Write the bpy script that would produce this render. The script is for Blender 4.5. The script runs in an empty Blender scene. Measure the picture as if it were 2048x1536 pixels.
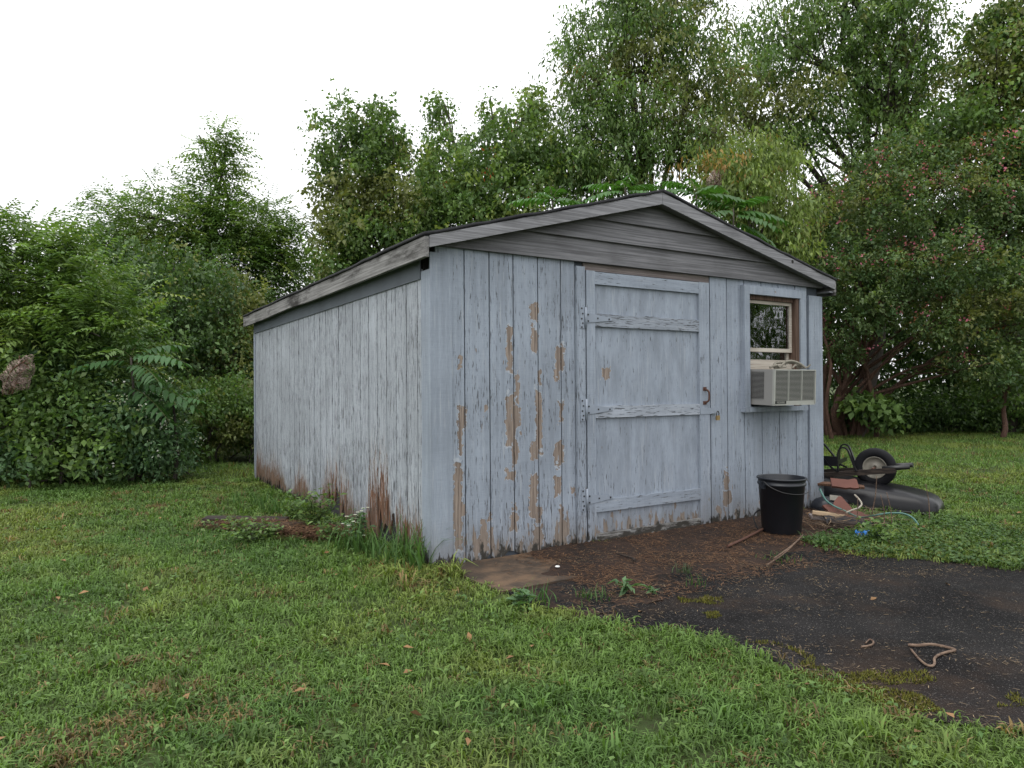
import bpy, bmesh, math, random
import numpy as np
from mathutils import Vector, Matrix

# ------------------------------------------------------------------ camera, sky, sun, exposure
scene = bpy.context.scene
COL = scene.collection
F_PX, HOR, CAM_H, CX = 1400.0, 760.0, 1.29, 1024.0        # focal length and horizon in photo pixels
cd = bpy.data.cameras.new('camera'); cam = bpy.data.objects.new('camera', cd); COL.objects.link(cam)
cd.sensor_width = 36.0; cd.lens = F_PX / 2048 * 36.0; cd.clip_start = 0.05; cd.clip_end = 2000
cam.location = (0, 0, CAM_H)
cam.rotation_euler = (math.radians(90) - math.atan((768 - HOR) / F_PX), 0, 0)
scene.camera = cam

SKY_L = 11.0
SUN_EL, SUN_AZ = math.radians(58), math.radians(215)        # azimuth clockwise from +Y: behind the camera, to the left
world = bpy.data.worlds.new('World'); scene.world = world; world.use_nodes = True
wn = world.node_tree; wn.nodes.clear()
sky = wn.nodes.new('ShaderNodeTexSky'); sky.sky_type = 'NISHITA'; sky.sun_disc = False
sky.sun_elevation = SUN_EL; sky.sun_rotation = SUN_AZ; sky.dust_density = 6.0; sky.ozone_density = 1.0
tc = wn.nodes.new('ShaderNodeTexCoord')
cn = wn.nodes.new('ShaderNodeTexNoise'); cn.inputs['Scale'].default_value = 2.2; cn.inputs['Detail'].default_value = 5
cr = wn.nodes.new('ShaderNodeValToRGB')
cr.color_ramp.elements[0].position = 0.3; cr.color_ramp.elements[0].color = (0.86, 0.875, 0.90, 1)
cr.color_ramp.elements[1].position = 0.7; cr.color_ramp.elements[1].color = (1.05, 1.055, 1.065, 1)
mx = wn.nodes.new('ShaderNodeMix'); mx.data_type = 'RGBA'; mx.inputs[0].default_value = 0.93
bgn = wn.nodes.new('ShaderNodeBackground'); bgn.inputs['Strength'].default_value = 0.1
wo = wn.nodes.new('ShaderNodeOutputWorld')
wn.links.new(tc.outputs['Generated'], cn.inputs['Vector']); wn.links.new(cn.outputs['Fac'], cr.inputs[0])
# overcast: the cloud deck is brightest overhead (standard overcast distribution)
sx = wn.nodes.new('ShaderNodeSeparateXYZ'); wn.links.new(tc.outputs['Generated'], sx.inputs[0])
mz = wn.nodes.new('ShaderNodeMath'); mz.operation = 'MAXIMUM'; mz.inputs[1].default_value = 0.0; wn.links.new(sx.outputs[2], mz.inputs[0])
ml = wn.nodes.new('ShaderNodeMath'); ml.operation = 'MULTIPLY_ADD'; ml.inputs[1].default_value = SKY_L * 1.25; ml.inputs[2].default_value = SKY_L; wn.links.new(mz.outputs[0], ml.inputs[0])
vm = wn.nodes.new('ShaderNodeVectorMath'); vm.operation = 'SCALE'; wn.links.new(cr.outputs[0], vm.inputs[0]); wn.links.new(ml.outputs[0], vm.inputs[3])
wn.links.new(sky.outputs[0], mx.inputs[6]); wn.links.new(vm.outputs[0], mx.inputs[7])
wn.links.new(mx.outputs[2], bgn.inputs['Color']); wn.links.new(bgn.outputs[0], wo.inputs[0])

sl = bpy.data.lights.new('sun', 'SUN'); sl.energy = 0.7; sl.angle = math.radians(25); sl.color = (1.0, 0.97, 0.92)
so = bpy.data.objects.new('sun', sl); COL.objects.link(so)
sdir = Vector((math.sin(SUN_AZ) * math.cos(SUN_EL), math.cos(SUN_AZ) * math.cos(SUN_EL), math.sin(SUN_EL)))
so.rotation_euler = sdir.to_track_quat('Z', 'Y').to_euler()
scene.view_settings.view_transform = 'Standard'; scene.view_settings.look = 'None'
scene.view_settings.exposure = 0.15; scene.view_settings.gamma = 1.0
scene.view_settings.use_curve_mapping = False
scene.cycles.max_bounces = 6; scene.cycles.diffuse_bounces = 3; scene.cycles.glossy_bounces = 3
scene.cycles.transmission_bounces = 4; scene.cycles.transparent_max_bounces = 8

# ------------------------------------------------------------------ frames of reference
TH = math.atan2(1400.0, 2266.0)
CORNER = np.array([-0.5392, 4.7778])
AV = np.array([math.cos(TH), math.sin(TH)]); BV = np.array([-AV[1], AV[0]])
def W(s, t):
    """shed plan (s along the front, t into the depth) -> world x, y"""
    p = CORNER + s * AV + t * BV
    return p[0], p[1]
def ST(x, y):
    d0 = np.asarray(x) - CORNER[0]; d1 = np.asarray(y) - CORNER[1]
    return d0 * AV[0] + d1 * AV[1], d0 * BV[0] + d1 * BV[1]
def sstep(a, b, x):
    u = np.clip((np.asarray(x, float) - a) / (b - a), 0, 1); return u * u * (3 - 2 * u)
def gz(x, y):
    s, t = ST(x, y)
    z = -0.10 * sstep(0.2, 6.0, t)
    far = sstep(1.0, 7.0, t)
    return z + far * 0.035 * (np.sin(np.asarray(x) * 0.55 + 1.0) * np.cos(np.asarray(y) * 0.43))
def PX(px, py, d):
    return np.array([(px - CX) / F_PX * d, d, CAM_H - (py - HOR) / F_PX * d])
def GP(px, py, z=0.0):
    d = (CAM_H - z) * F_PX / (py - HOR); return np.array([(px - CX) / F_PX * d, d])

rng = np.random.default_rng(7)
random.seed(7)
def lattice(seed):
    return np.random.default_rng(seed).random((256, 256))
_L = {}
def vnoise(x, y, scale, seed=0):
    if seed not in _L: _L[seed] = lattice(seed)
    L = _L[seed]; x = np.asarray(x) * scale + 100.3; y = np.asarray(y) * scale + 57.7
    i = np.floor(x).astype(int); j = np.floor(y).astype(int); u = x - i; v = y - j
    u = u * u * (3 - 2 * u); v = v * v * (3 - 2 * v)
    g = lambda a, b: L[a % 256, b % 256]
    return (g(i, j) * (1 - u) + g(i + 1, j) * u) * (1 - v) + (g(i, j + 1) * (1 - u) + g(i + 1, j + 1) * u) * v
def in_poly(x, y, poly):
    x = np.asarray(x); y = np.asarray(y); r = np.zeros(x.shape, bool); n = len(poly)
    for k in range(n):
        x0, y0 = poly[k]; x1, y1 = poly[(k + 1) % n]
        if y0 == y1: continue
        c = ((y0 > y) != (y1 > y)) & (x < (x1 - x0) * (y - y0) / (y1 - y0) + x0)
        r ^= c
    return r

# ------------------------------------------------------------------ object helpers
def link(o, parent=None):
    COL.objects.link(o)
    if parent is not None: o.parent = parent
    return o
def setm(me, mats):
    for m in (mats if isinstance(mats, (list, tuple)) else [mats]): me.materials.append(m)
def obj(name, bm, mats, parent=None, smooth=False):
    me = bpy.data.meshes.new(name)
    bmesh.ops.recalc_face_normals(bm, faces=bm.faces)
    if smooth:
        for f in bm.faces: f.smooth = True
    bm.to_mesh(me); bm.free(); setm(me, mats)
    return link(bpy.data.objects.new(name, me), parent)
def npobj(name, V, F, mats, parent=None, col=None, smooth=False):
    V = np.ascontiguousarray(V, dtype=np.float32).reshape(-1, 3); F = np.ascontiguousarray(F, dtype=np.int32)
    n, k = F.shape
    me = bpy.data.meshes.new(name)
    me.vertices.add(len(V)); me.vertices.foreach_set('co', V.ravel())
    me.loops.add(n * k); me.loops.foreach_set('vertex_index', F.ravel())
    me.polygons.add(n); me.polygons.foreach_set('loop_start', np.arange(0, n * k, k, dtype=np.int32))
    if smooth: me.polygons.foreach_set('use_smooth', np.ones(n, bool))
    if col is not None:
        ca = me.color_attributes.new('Col', 'FLOAT_COLOR', 'POINT')
        c4 = np.ones((len(V), 4), np.float32); c4[:, :3] = np.clip(col, 0, 1); ca.data.foreach_set('color', c4.ravel())
    me.update(calc_edges=True); setm(me, mats)
    return link(bpy.data.objects.new(name, me), parent)
def empty(name, loc=(0, 0, 0), rz=0.0):
    o = bpy.data.objects.new(name, None); o.location = loc; o.rotation_euler = (0, 0, rz); o.empty_display_size = 0.2
    return link(o)
def tag(o, label, cat, group=None, kind=None):
    if label: o['label'] = label
    if cat: o['category'] = cat
    if group: o['group'] = group
    if kind: o['kind'] = kind
    return o
def box(bm, x0, x1, y0, y1, z0, z1, mi=0, M=None):
    vs = [bm.verts.new((x, y, z)) for x in (x0, x1) for y in (y0, y1) for z in (z0, z1)]
    if M is not None:
        for v in vs: v.co = M @ v.co
    fs = []
    for q in ((0, 1, 3, 2), (4, 6, 7, 5), (0, 4, 5, 1), (2, 3, 7, 6), (0, 2, 6, 4), (1, 5, 7, 3)):
        f = bm.faces.new([vs[i] for i in q]); f.material_index = mi; fs.append(f)
    return fs
def prism(bm, pts, d, axis='y', mi=0):
    """pts: outline in the plane; d=(d0,d1) extrusion along axis ('y': pts are x,z ; 'z': pts are x,y ; 'x': pts are y,z)"""
    mk = {'y': lambda p, e: (p[0], e, p[1]), 'z': lambda p, e: (p[0], p[1], e), 'x': lambda p, e: (e, p[0], p[1])}[axis]
    a = [bm.verts.new(mk(p, d[0])) for p in pts]; b = [bm.verts.new(mk(p, d[1])) for p in pts]
    n = len(pts)
    for f in (bm.faces.new(a), bm.faces.new(list(reversed(b)))): f.material_index = mi
    for i in range(n):
        f = bm.faces.new((a[i], b[i], b[(i + 1) % n], a[(i + 1) % n])); f.material_index = mi
def tube(bm, pts, rad, segs=8, mi=0, cap=True, flat=None):
    pts = [Vector(p) for p in pts]; n = len(pts)
    if not hasattr(rad, '__len__'): rad = [rad] * n
    rings = []; up = None
    for i in range(n):
        d = (pts[min(i + 1, n - 1)] - pts[max(i - 1, 0)]).normalized()
        if up is None:
            up = Vector((0, 0, 1)) if abs(d.z) < 0.9 else Vector((1, 0, 0))
        a = d.cross(up)
        a = a.normalized() if a.length > 1e-5 else Vector((1, 0, 0))
        b = a.cross(d).normalized(); up = b
        ring = []
        for k in range(segs):
            q = 2 * math.pi * k / segs
            sa, sb = (1, 1) if flat is None else flat
            ring.append(bm.verts.new(pts[i] + (a * math.cos(q) * sa + b * math.sin(q) * sb) * rad[i]))
        rings.append(ring)
    for i in range(n - 1):
        for k in range(segs):
            f = bm.faces.new((rings[i][k], rings[i][(k + 1) % segs], rings[i + 1][(k + 1) % segs], rings[i + 1][k]))
            f.material_index = mi; f.smooth = True
    if cap:
        for r in (list(reversed(rings[0])), rings[-1]):
            f = bm.faces.new(r); f.material_index = mi
def lathe(bm, prof, segs=32, mi=0, close=False):
    rings = []
    for r, z in prof:
        rings.append([bm.verts.new((r * math.cos(2 * math.pi * k / segs), r * math.sin(2 * math.pi * k / segs), z)) for k in range(segs)])
    for i in range(len(rings) - 1):
        for k in range(segs):
            f = bm.faces.new((rings[i][k], rings[i][(k + 1) % segs], rings[i + 1][(k + 1) % segs], rings[i + 1][k]))
            f.material_index = mi; f.smooth = True
    if close:
        bm.faces.new(list(reversed(rings[0]))); bm.faces.new(rings[-1])
    return rings
def smoothpath(pts, n=6):
    """Catmull-Rom through pts"""
    P = [np.array(p, float) for p in pts]; P = [2 * P[0] - P[1]] + P + [2 * P[-1] - P[-2]]
    out = []
    for i in range(1, len(P) - 2):
        for k in range(n):
            u = k / n
            out.append(0.5 * (2 * P[i] + (P[i + 1] - P[i - 1]) * u + (2 * P[i - 1] - 5 * P[i] + 4 * P[i + 1] - P[i + 2]) * u * u
                              + (3 * P[i] - P[i - 1] - 3 * P[i + 1] + P[i + 2]) * u ** 3))
    out.append(P[-2]); return out
def newbm(): return bmesh.new()

# ------------------------------------------------------------------ material helpers
class MB:
    def __init__(s, name):
        s.m = bpy.data.materials.new(name); s.m.use_nodes = True; s.t = s.m.node_tree; s.t.nodes.clear()
        s.out = s.t.nodes.new('ShaderNodeOutputMaterial')
    def n(s, typ, ins=None, **props):
        nd = s.t.nodes.new('ShaderNode' + typ)
        for k, v in props.items(): setattr(nd, k, v)
        for k, v in (ins or {}).items(): s.put(nd.inputs[k], v)
        return nd
    def put(s, sock, v):
        if isinstance(v, bpy.types.NodeSocket): s.t.links.new(v, sock)
        else:
            if isinstance(v, (tuple, list)) and len(v) == 3 and sock.type == 'RGBA': v = (*v, 1)
            sock.default_value = v
    def math(s, op, a, b=0.0, c=0.0, clamp=False):
        nd = s.n('Math', {0: a, 1: b, 2: c}, operation=op); nd.use_clamp = clamp; return nd.outputs[0]
    def vec(s, op, a, b=(0, 0, 0)):
        return s.n('VectorMath', {0: a, 1: b}, operation=op).outputs[0]
    def mix(s, f, a, b, mode='MIX'):
        nd = s.n('Mix', {0: f, 6: a, 7: b}, data_type='RGBA', blend_type=mode); return nd.outputs[2]
    def noise(s, v, scale=1.0, detail=3.0, rough=0.55):
        return s.n('TexNoise', {'Vector': v, 'Scale': scale, 'Detail': detail, 'Roughness': rough}).outputs['Fac']
    def ss(s, x, a, b):
        nd = s.n('MapRange', {0: x, 1: a, 2: b, 3: 0.0, 4: 1.0}, interpolation_type='SMOOTHSTEP'); return nd.outputs[0]
    def obj(s): return s.n('TexCoord').outputs['Object']
    def bsdf(s, color, rough=0.6, spec=0.5, bump=None, bstr=0.3, bdist=0.01, metal=0.0):
        p = s.n('BsdfPrincipled', {'Base Color': color, 'Roughness': rough, 'Specular IOR Level': spec, 'Metallic': metal})
        if bump is not None:
            b = s.n('Bump', {'Strength': bstr, 'Distance': bdist, 'Height': bump}); s.t.links.new(b.outputs[0], p.inputs['Normal'])
        s.t.links.new(p.outputs[0], s.out.inputs[0]); s.p = p
        return s.m

PAINT = (0.262, 0.300, 0.357)
def paint_mat(name, patches=(), crack=0.5, rot=0.0, peel_low=0.0, col=PAINT, horiz=False, soft=False):
    b = MB(name); co = b.obj()
    sep = b.n('SeparateXYZ', {0: co}); z = sep.outputs[2]
    if horiz: co = b.n('CombineXYZ', {0: z, 1: sep.outputs[1], 2: sep.outputs[0]}).outputs[0]      # grain runs along the board
    big = b.noise(co, 1.6, 3); streak = b.noise(b.vec('MULTIPLY', co, (34, 34, 1.1)), 1, 3)
    fine = b.noise(b.vec('MULTIPLY', co, (230, 230, 16)), 1, 3, 0.65)
    saw = b.noise(b.vec('MULTIPLY', co, (9, 9, 260)), 1, 1)
    fac = b.math('ADD', b.math('MULTIPLY', big, 0.45), b.math('ADD', b.math('MULTIPLY', streak, 0.40), b.math('MULTIPLY', saw, 0.15)))
    if soft: fac = b.math('ADD', b.math('MULTIPLY', b.noise(b.vec('MULTIPLY', co, (9, 9, 2.4)), 1, 5, 0.65), 0.7), b.math('MULTIPLY', fac, 0.3))
    c = b.mix(b.ss(fac, 0.33, 0.68), tuple(x * 0.76 for x in col), tuple(min(1, x * 1.16) for x in col))
    c = b.mix(b.math('MULTIPLY', b.ss(fine, 0.5, 0.66), 0.35), c, tuple(x * 0.55 for x in col))
    # worn pale/grey wood showing through thin paint
    thin = b.math('MULTIPLY', b.ss(b.noise(b.vec('MULTIPLY', co, (60, 60, 3.2)), 1, 4, 0.65), 0.54, 0.70), 0.42)
    c = b.mix(thin, c, (0.40, 0.425, 0.455))
    # dark checks in the paint
    dens = b.math('MULTIPLY', b.noise(co, 2.3, 2), 0.16)
    ck = b.noise(b.vec('MULTIPLY', co, (110, 110, 10)), 1, 3, 0.6)
    th = b.math('SUBTRACT', 0.78 - 0.17 * crack, dens)
    lowz = b.math('MULTIPLY', b.ss(z, 0.9, 0.0), 0.035 * (1 + rot))
    d = b.math('SUBTRACT', ck, b.math('SUBTRACT', th, lowz))
    ckm = b.ss(d, 0.0, 0.045)
    c = b.mix(b.math('MULTIPLY', ckm, 0.85), c, (0.055, 0.058, 0.065))
    hgt = b.math('SUBTRACT', b.math('MULTIPLY', fine, 0.35), b.math('MULTIPLY', ckm, 0.8))
    wood = b.mix(b.ss(b.noise(b.vec('MULTIPLY', co, (110, 110, 4)), 1, 4, 0.65), 0.3, 0.7), (0.120, 0.092, 0.076), (0.30, 0.245, 0.205))
    mask = None
    if patches or peel_low:
        wx = b.noise(co, 26, 2); wz = b.noise(b.vec('ADD', co, (7.3, 1.1, 4.7)), 15, 2)
        comb = b.n('CombineXYZ', {0: b.math('MULTIPLY_ADD', wx, 0.075, -0.0375), 1: 0.0, 2: b.math('MULTIPLY_ADD', wz, 0.22, -0.11)})
        p = b.vec('ADD', co, comb.outputs[0])
        cur = None
        for (x0, x1, z0, z1) in patches:
            q = b.vec('ABSOLUTE', b.vec('SUBTRACT', p, ((x0 + x1) / 2, 0, (z0 + z1) / 2)))
            q = b.vec('DIVIDE', q, ((x1 - x0) / 2, 1e3, (z1 - z0) / 2))
            sp = b.n('SeparateXYZ', {0: q})
            dd = b.math('MAXIMUM', sp.outputs[0], sp.outputs[2])
            cur = dd if cur is None else b.math('MINIMUM', cur, dd)
        if cur is not None:
            mask = b.math('MULTIPLY', b.ss(cur, 1.05, 0.99), b.ss(b.noise(b.vec('MULTIPLY', co, (55, 55, 17)), 1, 3, 0.6), 0.30, 0.36))
            lip = b.math('SUBTRACT', b.ss(cur, 1.16, 1.06), b.ss(cur, 1.06, 1.0))
            c = b.mix(b.math('MULTIPLY', lip, 0.55), c, (0.44, 0.47, 0.51))
        if peel_low:
            pn = b.noise(b.vec('MULTIPLY', co, (26, 26, 6)), 1, 3, 0.6)
            lm = b.ss(b.math('ADD', pn, b.math('MULTIPLY', b.ss(z, 0.42, 0.0), 0.30 * peel_low)), 0.735, 0.752)
            mask = lm if mask is None else b.math('MAXIMUM', mask, lm)
        c = b.mix(mask, c, wood); hgt = b.math('SUBTRACT', hgt, b.math('MULTIPLY', mask, 0.7))
    if rot:
        hx = b.vec('MULTIPLY', co, (5.5, 1.15, 0.0))
        line = b.math('MULTIPLY_ADD', b.noise(hx, 1, 3, 0.6), 0.7 * rot, -0.20 * rot)
        for (tc_, tw_, th_) in ((0.28, 0.40, 0.24), (1.00, 0.34, 0.46), (2.10, 0.60, 0.32), (4.9, 1.0, 0.22), (3.3, 0.5, 0.12), (0.65, 0.2, 0.12)):     # places where the wall has rotted higher
            bump_ = b.ss(b.math('ABSOLUTE', b.math('SUBTRACT', sep.outputs[1], tc_)), tw_, tw_ * 0.35)
            line = b.math('ADD', line, b.math('MULTIPLY', bump_, th_))
        rn = b.noise(b.vec('MULTIPLY', co, (46, 46, 6.5)), 1, 5, 0.72)
        zn = b.math('DIVIDE', z, b.math('MAXIMUM', line, 0.07))
        e = b.math('ADD', b.math('MULTIPLY_ADD', rn, 1.7, -0.85), b.math('MULTIPLY_ADD', zn, -0.46, 0.40))
        rm = b.ss(e, 0.0, 0.05)
        rc = b.mix(b.noise(b.vec('MULTIPLY', co, (75, 75, 4)), 1, 4, 0.7), (0.045, 0.024, 0.016), (0.27, 0.125, 0.065))
        rc = b.mix(b.ss(b.noise(b.vec('MULTIPLY', co, (120, 120, 7)), 1, 3), 0.50, 0.60), rc, (0.022, 0.015, 0.012))
        halo = b.math('MULTIPLY', b.ss(e, -0.30, 0.0), 0.30)
        c = b.mix(halo, c, (0.33, 0.27, 0.22))
        c = b.mix(rm, c, rc); hgt = b.math('SUBTRACT', hgt, b.math('MULTIPLY', rm, 1.2))
    dirt_shade = b.math('MULTIPLY', b.ss(b.math('ADD', z, b.math('MULTIPLY', b.noise(b.vec('MULTIPLY', co, (9, 9, 5)), 1, 4, 0.7), 0.5)), 0.62, 0.15), 0.55)
    c = b.mix(dirt_shade, c, (0.155, 0.135, 0.115))  # splash dirt fading upward, with contact shade of the wall foot painted in
    # mould and splash dirt along the very bottom, deepened as painted contact shade
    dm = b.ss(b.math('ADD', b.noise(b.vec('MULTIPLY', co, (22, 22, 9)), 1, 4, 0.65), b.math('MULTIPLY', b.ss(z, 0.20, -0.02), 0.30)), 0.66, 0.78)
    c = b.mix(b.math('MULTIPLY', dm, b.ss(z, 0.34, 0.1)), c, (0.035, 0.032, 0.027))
    m = b.bsdf(c, 0.62, 0.35, hgt, 0.55, 0.004)
    return m

def wood_mat(name, c0, c1, dark, axis='x', stain=0.0, rough=0.8):
    b = MB(name); co = b.obj()
    sc = {'x': (1.3, 75, 75), 'y': (75, 1.3, 75), 'z': (75, 75, 1.3)}[axis]
    g = b.noise(b.vec('MULTIPLY', co, sc), 1, 4, 0.6)
    g2 = b.noise(b.vec('MULTIPLY', co, tuple(x * 3.1 for x in sc)), 1, 2)
    c = b.mix(b.ss(g, 0.34, 0.68), c0, c1)
    c = b.mix(b.math('MULTIPLY', b.ss(g2, 0.60, 0.72), 0.6), c, dark)
    c = b.mix(b.math('MULTIPLY', b.ss(b.noise(co, 2.6, 4), 0.45, 0.7), 0.30), c, dark)
    vor = b.n('TexVoronoi', {'Vector': co, 'Scale': 2.3, 'Randomness': 1.0}).outputs['Distance']
    c = b.mix(b.ss(vor, 0.05, 0.035), c, (0.02, 0.018, 0.016))
    if stain:
        st = b.ss(b.noise(b.vec('MULTIPLY', co, (1.5, 1.1, 5)), 1, 5, 0.7), 0.50, 0.68)
        c = b.mix(b.math('MULTIPLY', st, stain), c, (0.022, 0.019, 0.017))
    return b.bsdf(c, rough, 0.25, b.math('ADD', g, g2), 0.4, 0.004)
def plain(name, col, rough=0.6, spec=0.4, metal=0.0, var=0.25, scale=6.0, bump=0.0):
    b = MB(name); co = b.obj(); f = b.noise(co, scale, 4, 0.6)
    c = b.mix(f, tuple(x * (1 - var) for x in col), tuple(min(1, x * (1 + var)) for x in col))
    return b.bsdf(c, rough, spec, b.noise(co, scale * 8, 3) if bump else None, bump, 0.004, metal)
def leaf_mat(name, trans=0.30, rough=0.5, spec=0.35):
    b = MB(name)
    a = b.n('Attribute', attribute_name='Col').outputs['Color']
    p = b.n('BsdfPrincipled', {'Base Color': a, 'Roughness': rough, 'Specular IOR Level': spec})
    tcol = b.mix(1.0, a, (1.25, 1.35, 0.55), 'MULTIPLY')
    t = b.n('BsdfTranslucent', {'Color': tcol})
    mxs = b.n('MixShader', {0: trans, 1: p.outputs[0], 2: t.outputs[0]})
    b.t.links.new(mxs.outputs[0], b.out.inputs[0]); return b.m

M = {}
M['leaf'] = leaf_mat('leaf', 0.34, 0.45, 0.26)
M['grass'] = leaf_mat('grass_blade', 0.30, 0.5, 0.18)
M['bark'] = wood_mat('bark', (0.045, 0.038, 0.033), (0.10, 0.085, 0.072), (0.02, 0.017, 0.015), 'z')
M['red_bark'] = wood_mat('red_bark', (0.055, 0.030, 0.022), (0.14, 0.080, 0.058), (0.02, 0.013, 0.011), 'z')
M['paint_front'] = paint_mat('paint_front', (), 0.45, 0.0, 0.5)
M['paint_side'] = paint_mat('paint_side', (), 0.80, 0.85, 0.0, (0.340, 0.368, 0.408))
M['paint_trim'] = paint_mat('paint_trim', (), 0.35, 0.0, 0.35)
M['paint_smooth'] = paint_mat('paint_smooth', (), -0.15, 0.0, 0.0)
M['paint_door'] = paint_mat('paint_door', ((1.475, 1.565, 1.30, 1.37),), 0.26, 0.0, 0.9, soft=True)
M['groove'] = plain('groove', (0.055, 0.066, 0.082), 0.8)
M['groove_side'] = plain('side_sheathing', (0.022, 0.022, 0.024), 0.85)
M['grey_wood_x'] = wood_mat('grey_wood_gable', (0.100, 0.099, 0.105), (0.195, 0.195, 0.205), (0.05, 0.05, 0.052), 'x', 0.18)
M['fascia_x'] = wood_mat('grey_wood_rake', (0.16, 0.16, 0.17), (0.29, 0.29, 0.305), (0.08, 0.078, 0.08), 'x', 0.15)
M['fascia_y'] = wood_mat('grey_wood_fascia', (0.15, 0.146, 0.142), (0.28, 0.275, 0.27), (0.06, 0.057, 0.055), 'y', 0.95)
M['soffit'] = plain('soffit_wood', (0.16, 0.165, 0.18), 0.8)
M['raw_wood'] = wood_mat('raw_wood', (0.16, 0.135, 0.13), (0.27, 0.235, 0.225), (0.09, 0.07, 0.065), 'x')
M['rot_wood'] = wood_mat('rotten_wood', (0.05, 0.028, 0.018), (0.17, 0.085, 0.05), (0.02, 0.014, 0.011), 'z')
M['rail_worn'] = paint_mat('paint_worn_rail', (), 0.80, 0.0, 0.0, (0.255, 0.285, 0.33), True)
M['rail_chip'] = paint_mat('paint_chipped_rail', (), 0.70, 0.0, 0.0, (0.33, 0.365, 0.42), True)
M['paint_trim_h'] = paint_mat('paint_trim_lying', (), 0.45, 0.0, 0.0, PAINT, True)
M['frieze'] = plain('frieze_dark_slate', (0.105, 0.120, 0.140), 0.7, 0.3, var=0.3, scale=3)  # even dark slate tone, darker than the wall boards
M['shingle'] = plain('shingle', (0.022, 0.022, 0.025), 0.85, 0.3, bump=0.6)
M['dark'] = plain('interior_dark', (0.05, 0.048, 0.045), 0.9)
M['jamb'] = wood_mat('window_jamb', (0.060, 0.036, 0.026), (0.15, 0.10, 0.075), (0.04, 0.02, 0.015), 'z')
M['sash'] = wood_mat('sash_paint', (0.34, 0.30, 0.25), (0.52, 0.48, 0.42), (0.14, 0.10, 0.08), 'x')
M['hinge'] = plain('painted_metal', (0.25, 0.285, 0.34), 0.55, 0.5, 0.1)
M['steel'] = plain('dull_steel', (0.05, 0.05, 0.05), 0.4, 0.5, 0.8)
M['brass'] = plain('brass', (0.42, 0.30, 0.15), 0.35, 0.5, 0.8)
M['rust'] = plain('rust', (0.085, 0.042, 0.030), 0.8, 0.3, scale=30)
M['ac_case'] = plain('ac_case', (0.25, 0.245, 0.235), 0.5, 0.4, var=0.1)
M['ac_grille'] = plain('ac_grille', (0.34, 0.345, 0.315), 0.5, 0.4, var=0.18, scale=9)
M['black'] = plain('black_inside', (0.010, 0.010, 0.011), 0.7)
M['cord'] = plain('weathered_cord', (0.20, 0.185, 0.15), 0.75, scale=40)
M['bucket'] = plain('black_plastic', (0.012, 0.014, 0.019), 0.42, 0.45, var=0.35, scale=9)
M['tray'] = plain('black_paint', (0.008, 0.008, 0.010), 0.34, 0.28, var=0.3, scale=7, bump=0.15)
M['tyre'] = plain('tyre_rubber', (0.008, 0.008, 0.010), 0.7, 0.2)
M['rim'] = plain('rim_paint', (0.20, 0.185, 0.155), 0.5, 0.4, 0.0, 0.35, 14)
M['clay'] = plain('clay', (0.115, 0.045, 0.033), 0.75, 0.35, scale=12, bump=0.3)
M['hose'] = plain('green_hose', (0.06, 0.145, 0.125), 0.45, 0.4)
M['pale_hose'] = plain('pale_hose', (0.30, 0.27, 0.22), 0.6)
M['blue'] = plain('blue_plastic', (0.02, 0.17, 0.52), 0.4, 0.5)
M['stick'] = wood_mat('stick', (0.08, 0.05, 0.036), (0.20, 0.14, 0.10), (0.05, 0.03, 0.02), 'x')
M['tan_wood'] = wood_mat('tan_wood', (0.20, 0.14, 0.09), (0.36, 0.27, 0.17), (0.10, 0.07, 0.04), 'x')
M['dark_wood'] = wood_mat('dark_wood', (0.014, 0.011, 0.010), (0.050, 0.037, 0.030), (0.01, 0.009, 0.008), 'x')
M['white'] = plain('white_bits', (0.7, 0.7, 0.68), 0.6)
M['pale_bar_mat'] = plain('pale_bar_mat', (0.5, 0.47, 0.42), 0.8)
M['litter'] = leaf_mat('litter', 0.05, 0.8, 0.2)

def glass_mat():
    b = MB('window_glass')
    fr = b.n('Fresnel', {'IOR': 1.55}).outputs[0]
    f = b.math('MULTIPLY_ADD', fr, 2.0, 0.12, clamp=True)
    g = b.n('BsdfGlossy', {'Color': (0.9, 0.92, 0.95), 'Roughness': 0.03})
    bp = b.n('Bump', {'Strength': 0.25, 'Distance': 0.02, 'Height': b.noise(b.obj(), 3.0, 2)})
    b.t.links.new(bp.outputs[0], g.inputs['Normal'])
    t = b.n('BsdfTransparent', {'Color': (0.85, 0.88, 0.88)})
    mxs = b.n('MixShader', {0: f, 1: t.outputs[0], 2: g.outputs[0]}); b.t.links.new(mxs.outputs[0], b.out.inputs[0]); return b.m
M['glass'] = glass_mat()
def web_mat():
    b = MB('silk_web'); co = b.obj()
    n = b.noise(b.vec('MULTIPLY', co, (18, 18, 60)), 1, 4, 0.65)
    d = b.n('BsdfDiffuse', {'Color': b.mix(n, (0.10, 0.055, 0.045), (0.46, 0.36, 0.32))})
    t = b.n('BsdfTransparent')
    f = b.ss(n, 0.36, 0.74)
    mxs = b.n('MixShader', {0: f, 1: t.outputs[0], 2: d.outputs[0]}); b.t.links.new(mxs.outputs[0], b.out.inputs[0]); return b.m
M['web'] = web_mat()

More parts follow.
